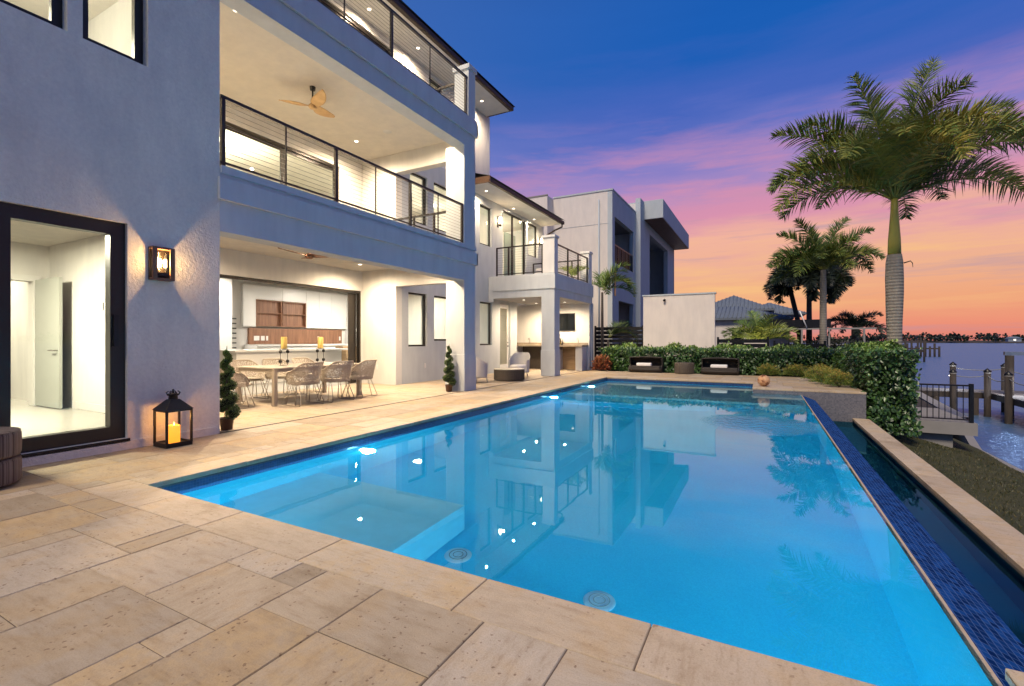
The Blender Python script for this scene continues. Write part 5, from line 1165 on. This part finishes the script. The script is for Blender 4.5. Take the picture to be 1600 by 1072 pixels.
ropeln((8.95,33.5,-.6),(10.25,33.3,-.55),.1); ropeln((9.55,35.75,-.3),(11.7,35.75,-.32),.1); ropeln((10.25,33.3,-.55),(10.25,30.9,-.55)); ropeln((10.25,30.9,-.55),(10.3,28,-.5)); ropeln((11.7,35.75,-.3),(12.5,31.6,-.35))
o = obj('dock_lamp', MB().lathe([(0,-.05),(.05,0),(0,.05)], (9.40,35.68,-.75), 10), M['lens'], dk); point_lamp('dock_lamp_light', (9.3,35.2,-.8), 60, (.85,.9,1), .05, dk)
point_lamp('dock_lamp_light', (11.0,32.2,-.8), 80, (.85,.9,1), .05, dk); obj('dock_lamp', MB().lathe([(0,-.05),(.05,0),(0,.05)], (12.36,31.6,-.6), 10), M['lens'], dk)
lf = thing('boat_lift','tall timber boat lift post with steel beam over the water','boat lift',(10.95,32.9,-2.7))
obj('post', MB().tube([(10.95,32.9,-5),(10.95,32.9,.5)], .17, 12), M['piling'], lf); obj('beam', MB().bar((10.75,32.9,.60),(16.5,32.9,.60),.16,.18), M['steel'], lf); obj('sling', MB().tube([(11.75,32.9,.5),(11.75,32.9,-1.2)], .018, 5), M['rope'], lf)
obj('far_post', MB().tube([(16.3,32.9,-5),(16.3,32.9,.5)], .17, 12), M['piling'], lf)
bt = thing('skiff','dark small boat moored behind the dock lift','boat',(16.0,39.0,-2.5))
def hull(u, v):
    s_=(u-.5)*2; l_=v; w_=.8*math.sin(math.pi*min(1,.25+l_*.75))**.7; return (13.9+l_*4.6, 39+s_*w_, -1.7-.75*(1-abs(s_)**2.2)+.25*(1-l_)*.4)
obj('hull', MB().grid(hull, 12, 16), M['piling'], bt, solid=.04); bx('bench', M['plank'], bt, 15.2,15.7,38.4,39.6,-1.9,-1.85); bx('motor', M['black'], bt, 18.5,18.8,38.85,39.15,-2.0,-1.2)
# distant dock
fd = thing('far_dock','small dark piling dock out on the open water beyond the hedge','dock',(33,148,-2.7))
obj('planking', MB().box(29.6,37.0,147,149,-.9,-.6), M['piling'], fd)
for k in range(9): obj('piling', MB().tube([(30.0+.85*k,147,-4),(30.0+.85*k,147,-.2+.7*(k%3==1)+(1.4 if k in (4,5) else 0))], .22, 6), M['piling'], fd)
fd2 = thing('shore_dock','dark boathouse dock hugging the neighbour shoreline','dock',(23,112,-2.7))
obj('planking', MB().box(21,26,111,113,-.9,-.5), M['piling'], fd2)
for k in range(6): obj('piling', MB().tube([(21.2+.9*k,111,-4),(21.2+.9*k,111,1.4)], .16, 6), M['piling'], fd2)
# far shore
fs = MB(); r2 = random.Random(9); vs=[]; K_=90
for k in range(K_+1):
    a_ = R(-10)+R(90)*k/K_; rr = 850+60*math.sin(k*.31); vs += [(rr*math.sin(a_), rr*math.cos(a_), -2.8),((rr+30)*math.sin(a_),(rr+30)*math.cos(a_),.2),((rr+300)*math.sin(a_),(rr+300)*math.cos(a_),1.0)]
fs.add(vs, [f for k in range(K_) for f in ((3*k,3*k+3,3*k+4,3*k+1),(3*k+1,3*k+4,3*k+5,3*k+2))]); struct('far_shore', fs, M['soil'])
tr_ = MB()
for k in range(620):
    a_ = R(5)+R(70)*r2.random(); rr = 890+r2.random()*120; h_ = r2.uniform(4,11)*(1+.5*math.sin(a_*40)*math.sin(a_*13)); x_,y_ = rr*math.sin(a_), rr*math.cos(a_)
    for j in range(16):
        d = rvec(r2); w_ = r2.uniform(2,4.2); p = Vector((x_,y_,h_*.62))+Vector((d.x*5,d.y*2,d.z*h_*.42)); tris_leaf(tr_, p, rvec(r2), rvec(r2), w_, w_*.9, r2.random())
tag(obj('treeline', tr_, M['darkleaf']), 'dark treeline along the distant far shore of the bay', 'trees', kind='stuff')
m_, nt, b = mat('far_house_wall'); b.inputs['Base Color'].default_value=(.22,.24,.28,1)
for k in range(16):
    a_ = R(19+2.1*k+r2.uniform(-.5,.5)); rr = 868; x_,y_ = rr*math.sin(a_), rr*math.cos(a_); w_ = r2.uniform(8,16); h_ = r2.uniform(3,5)
    t = thing('shore_house', 'tiny pale waterfront house on the far shore', 'house', (x_,y_,0), 'tiny houses along the far shore')
    bx('wall', m_, t, x_-w_/2,x_+w_/2,y_-4,y_+4,-.5,h_); rf_=MB(); rf_.add([(x_-w_/2-1,y_-5,h_),(x_+w_/2+1,y_-5,h_),(x_+w_/2+1,y_+5,h_),(x_-w_/2-1,y_+5,h_),(x_-w_/4,y_,h_+2.4),(x_+w_/4,y_,h_+2.4)],[(0,1,5,4),(1,2,5),(2,3,4,5),(3,0,4)]); obj('roof', rf_, M['darkroof'] if 'darkroof' in M else M['rooftile'], t)
    if k%2==0: obj('lit_window', MB().box(x_-.8,x_+.8,y_-4.1,y_-4.02,1,2.4), M['lens'], t)

t = thing('garden_uplight','small garden spot lamp shining up into the bushy palm behind the fence','garden light',(-.6,23.9,-.05))
obj('lamp_body', MB().tube([(-.6,23.9,-.07),(-.6,23.9,.08),(-.58,24.0,.16)], .04, 10), M['black'], t)
point_lamp('uplight_beam', (-.5,24.05,.25), 60, (1,.85,.45), .05, t, 'SPOT', rot=(R(150),0,R(-10)), spot=R(130), blend=.8)

for y0_,y1_,z0_,z1_,x_ in ((25,28.6,5.32,7.6,-9.10),(33,36.5,3.92,7.2,-10.15),(25.6,28,0,2.6,-9.05)):
    fr_ = MB()
    for k in range(4): yy = y0_+(y1_-y0_-.08)*k/3; fr_.box(x_,x_+.06,yy,yy+.08,z0_,z1_)
    fr_.box(x_+.002,x_+.058,y0_+.08,y1_-.08,z1_-.09,z1_-.002); obj('door_frame', fr_, M['bronze'], N)
obj('roof_flashing', MB().box(-18.03,-10.17,23.17,23.23,8.99,9.06), M['concrete'], N)
obj('downpipe', MB().tube([(-7.6,23.95,8.6),(-7.6,23.95,.1)], .045, 8), M['stucco_nb_shade'], N)
# ------------------------------------------------------------------ sky, sun, camera
wd = bpy.data.worlds.new('World'); SC.world = wd; wd.use_nodes = True; nt = wd.node_tree; nt.nodes.clear()
out = nt.nodes.new('ShaderNodeOutputWorld'); bg = nt.nodes.new('ShaderNodeBackground'); bg2 = nt.nodes.new('ShaderNodeBackground'); ad = nt.nodes.new('ShaderNodeAddShader')
SUN_EL, SUN_AZ = R(49), R(184)      # azimuth measured clockwise from +y: light comes from behind the camera, high
sk = nt.nodes.new('ShaderNodeTexSky'); sk.sky_type = 'NISHITA'; sk.sun_disc = False; sk.sun_elevation = SUN_EL; sk.sun_rotation = SUN_AZ
lk(nt, sk.outputs[0], bg2.inputs[0]); bg2.inputs[1].default_value = .0015
tc = nt.nodes.new('ShaderNodeTexCoord'); sp = nt.nodes.new('ShaderNodeSeparateXYZ'); lk(nt, tc.outputs['Generated'], sp.inputs[0])
z = math_(nt, 'MAXIMUM', sp.outputs[2], 0.0)
# wispy warp of the height so that the bands streak
mp = nt.nodes.new('ShaderNodeMapping'); mp.inputs['Scale'].default_value = (1.0,1.0,7.0); mp.inputs['Rotation'].default_value = (R(1),R(-2.5),0); lk(nt, tc.outputs['Generated'], mp.inputs[0])
wn = noise(nt, mp.outputs[0], 1.6, 7, .60); wn2 = noise(nt, mp.outputs[0], 3.4, 8, .62)
zw = math_(nt, 'ADD', z, math_(nt, 'MULTIPLY', math_(nt, 'SUBTRACT', wn, .5), math_(nt, 'ADD', math_(nt,'MULTIPLY', z, .35), .03)))
sunset = ramp(nt, zw, [(0,(.72,.22,.18)),(.03,(.84,.28,.18)),(.075,(.86,.38,.20)),(.13,(.86,.44,.27)),(.185,(.88,.45,.33)),(.24,(.70,.30,.42)),(.30,(.38,.25,.54)),(.36,(.17,.19,.56)),(.43,(.06,.13,.50)),(.52,(.010,.11,.46)),(.8,(.004,.075,.35)),(1,(.006,.05,.27))])
twil = ramp(nt, z, [(0,(.15,.24,.46)),(.2,(.12,.21,.50)),(.5,(.06,.15,.46)),(1,(.02,.09,.34))])
dt = nt.nodes.new('ShaderNodeVectorMath'); dt.operation = 'DOT_PRODUCT'; lk(nt, tc.outputs['Generated'], dt.inputs[0]); dt.inputs[1].default_value = (.25,.968,0)
az = ramp(nt, math_(nt, 'ADD', math_(nt,'MULTIPLY',dt.outputs['Value'],.5), .5), [(.66,(0,0,0)),(.90,(1,1,1))]).outputs[0]
c = mix(nt, az, twil.outputs[0], sunset.outputs[0])
# pink clouds higher, yellow streaks low, blue-grey gaps
hi = ramp(nt, z, [(.12,(0,0,0)),(.2,(1,1,1)),(.29,(1,1,1)),(.42,(0,0,0))]).outputs[0]
k1 = math_(nt, 'MULTIPLY', math_(nt, 'MULTIPLY', ramp(nt, wn2, [(.44,(0,0,0)),(.62,(1,1,1))]).outputs[0], hi), .75)
c = mix(nt, math_(nt,'MULTIPLY',k1,az), c, (.68,.28,.42))
lo = ramp(nt, z, [(.03,(0,0,0)),(.08,(1,1,1)),(.16,(1,1,1)),(.24,(0,0,0))]).outputs[0]
mp2 = nt.nodes.new('ShaderNodeMapping'); mp2.inputs['Scale'].default_value = (1.0,1.0,13.0); mp2.inputs['Location'].default_value = (3,1,0); mp2.inputs['Rotation'].default_value = (R(2),R(-3),0); lk(nt, tc.outputs['Generated'], mp2.inputs[0])
wn3 = noise(nt, mp2.outputs[0], 2.2, 8, .6)
k2 = math_(nt, 'MULTIPLY', math_(nt, 'MULTIPLY', ramp(nt, wn3, [(.5,(0,0,0)),(.68,(1,1,1))]).outputs[0], lo), .8)
c = mix(nt, math_(nt,'MULTIPLY',k2,az), c, (.95,.55,.22))
k3 = math_(nt, 'MULTIPLY', math_(nt, 'MULTIPLY', ramp(nt, wn3, [(.34,(1,1,1)),(.46,(0,0,0))]).outputs[0], ramp(nt, z, [(.0,(.6,.6,.6)),(.1,(1,1,1)),(.22,(1,1,1)),(.3,(0,0,0))]).outputs[0]), .55)
c = mix(nt, math_(nt,'MULTIPLY',k3,az), c, (.42,.30,.40))
gnd = math_(nt, 'GREATER_THAN', sp.outputs[2], -.002)
c = mix(nt, gnd, (.04,.05,.07), c)
lk(nt, c, bg.inputs[0]); bg.inputs[1].default_value = 1.0
lk(nt, bg.outputs[0], ad.inputs[0]); lk(nt, bg2.outputs[0], ad.inputs[1]); lk(nt, ad.outputs[0], out.inputs[0])
sl_ = bpy.data.lights.new('sun', 'SUN'); sl_.energy = 3.2; sl_.color = (1,.85,.66); sl_.angle = R(14)  # added soft fill to brighten the deck; the real sun has set
so_ = bpy.data.objects.new('sun', sl_); COL.objects.link(so_)
dv = Vector((math.sin(SUN_AZ)*math.cos(SUN_EL), math.cos(SUN_AZ)*math.cos(SUN_EL), math.sin(SUN_EL))); so_.rotation_euler = dv.to_track_quat('Z','Y').to_euler(); so_.location = (0,-10,30)
cam = bpy.data.cameras.new('camera'); cam.sensor_width = 36; cam.lens = 740/1600*36; cam.shift_y = -(536-531.6)/1600; cam.clip_start = .05; cam.clip_end = 6000
co_ = bpy.data.objects.new('camera', cam); COL.objects.link(co_); co_.location = (0,0,1.27); co_.rotation_euler = (R(90),0,R(28)); SC.camera = co_
SC.view_settings.view_transform = 'Standard'; SC.view_settings.look = 'None'; SC.view_settings.exposure = 0; SC.view_settings.gamma = 1
cy = SC.cycles; cy.use_denoising = True; cy.max_bounces = 10; cy.diffuse_bounces = 4; cy.glossy_bounces = 4; cy.transmission_bounces = 8; cy.transparent_max_bounces = 12; cy.sample_clamp_indirect = 3.0; cy.sample_clamp_direct = 0; cy.blur_glossy = .5; cy.caustics_reflective = False; cy.caustics_refractive = True; cy.use_light_tree = True
try: cy.denoiser = 'OPENIMAGEDENOISE'; cy.denoising_input_passes = 'RGB_ALBEDO_NORMAL'
except Exception: pass
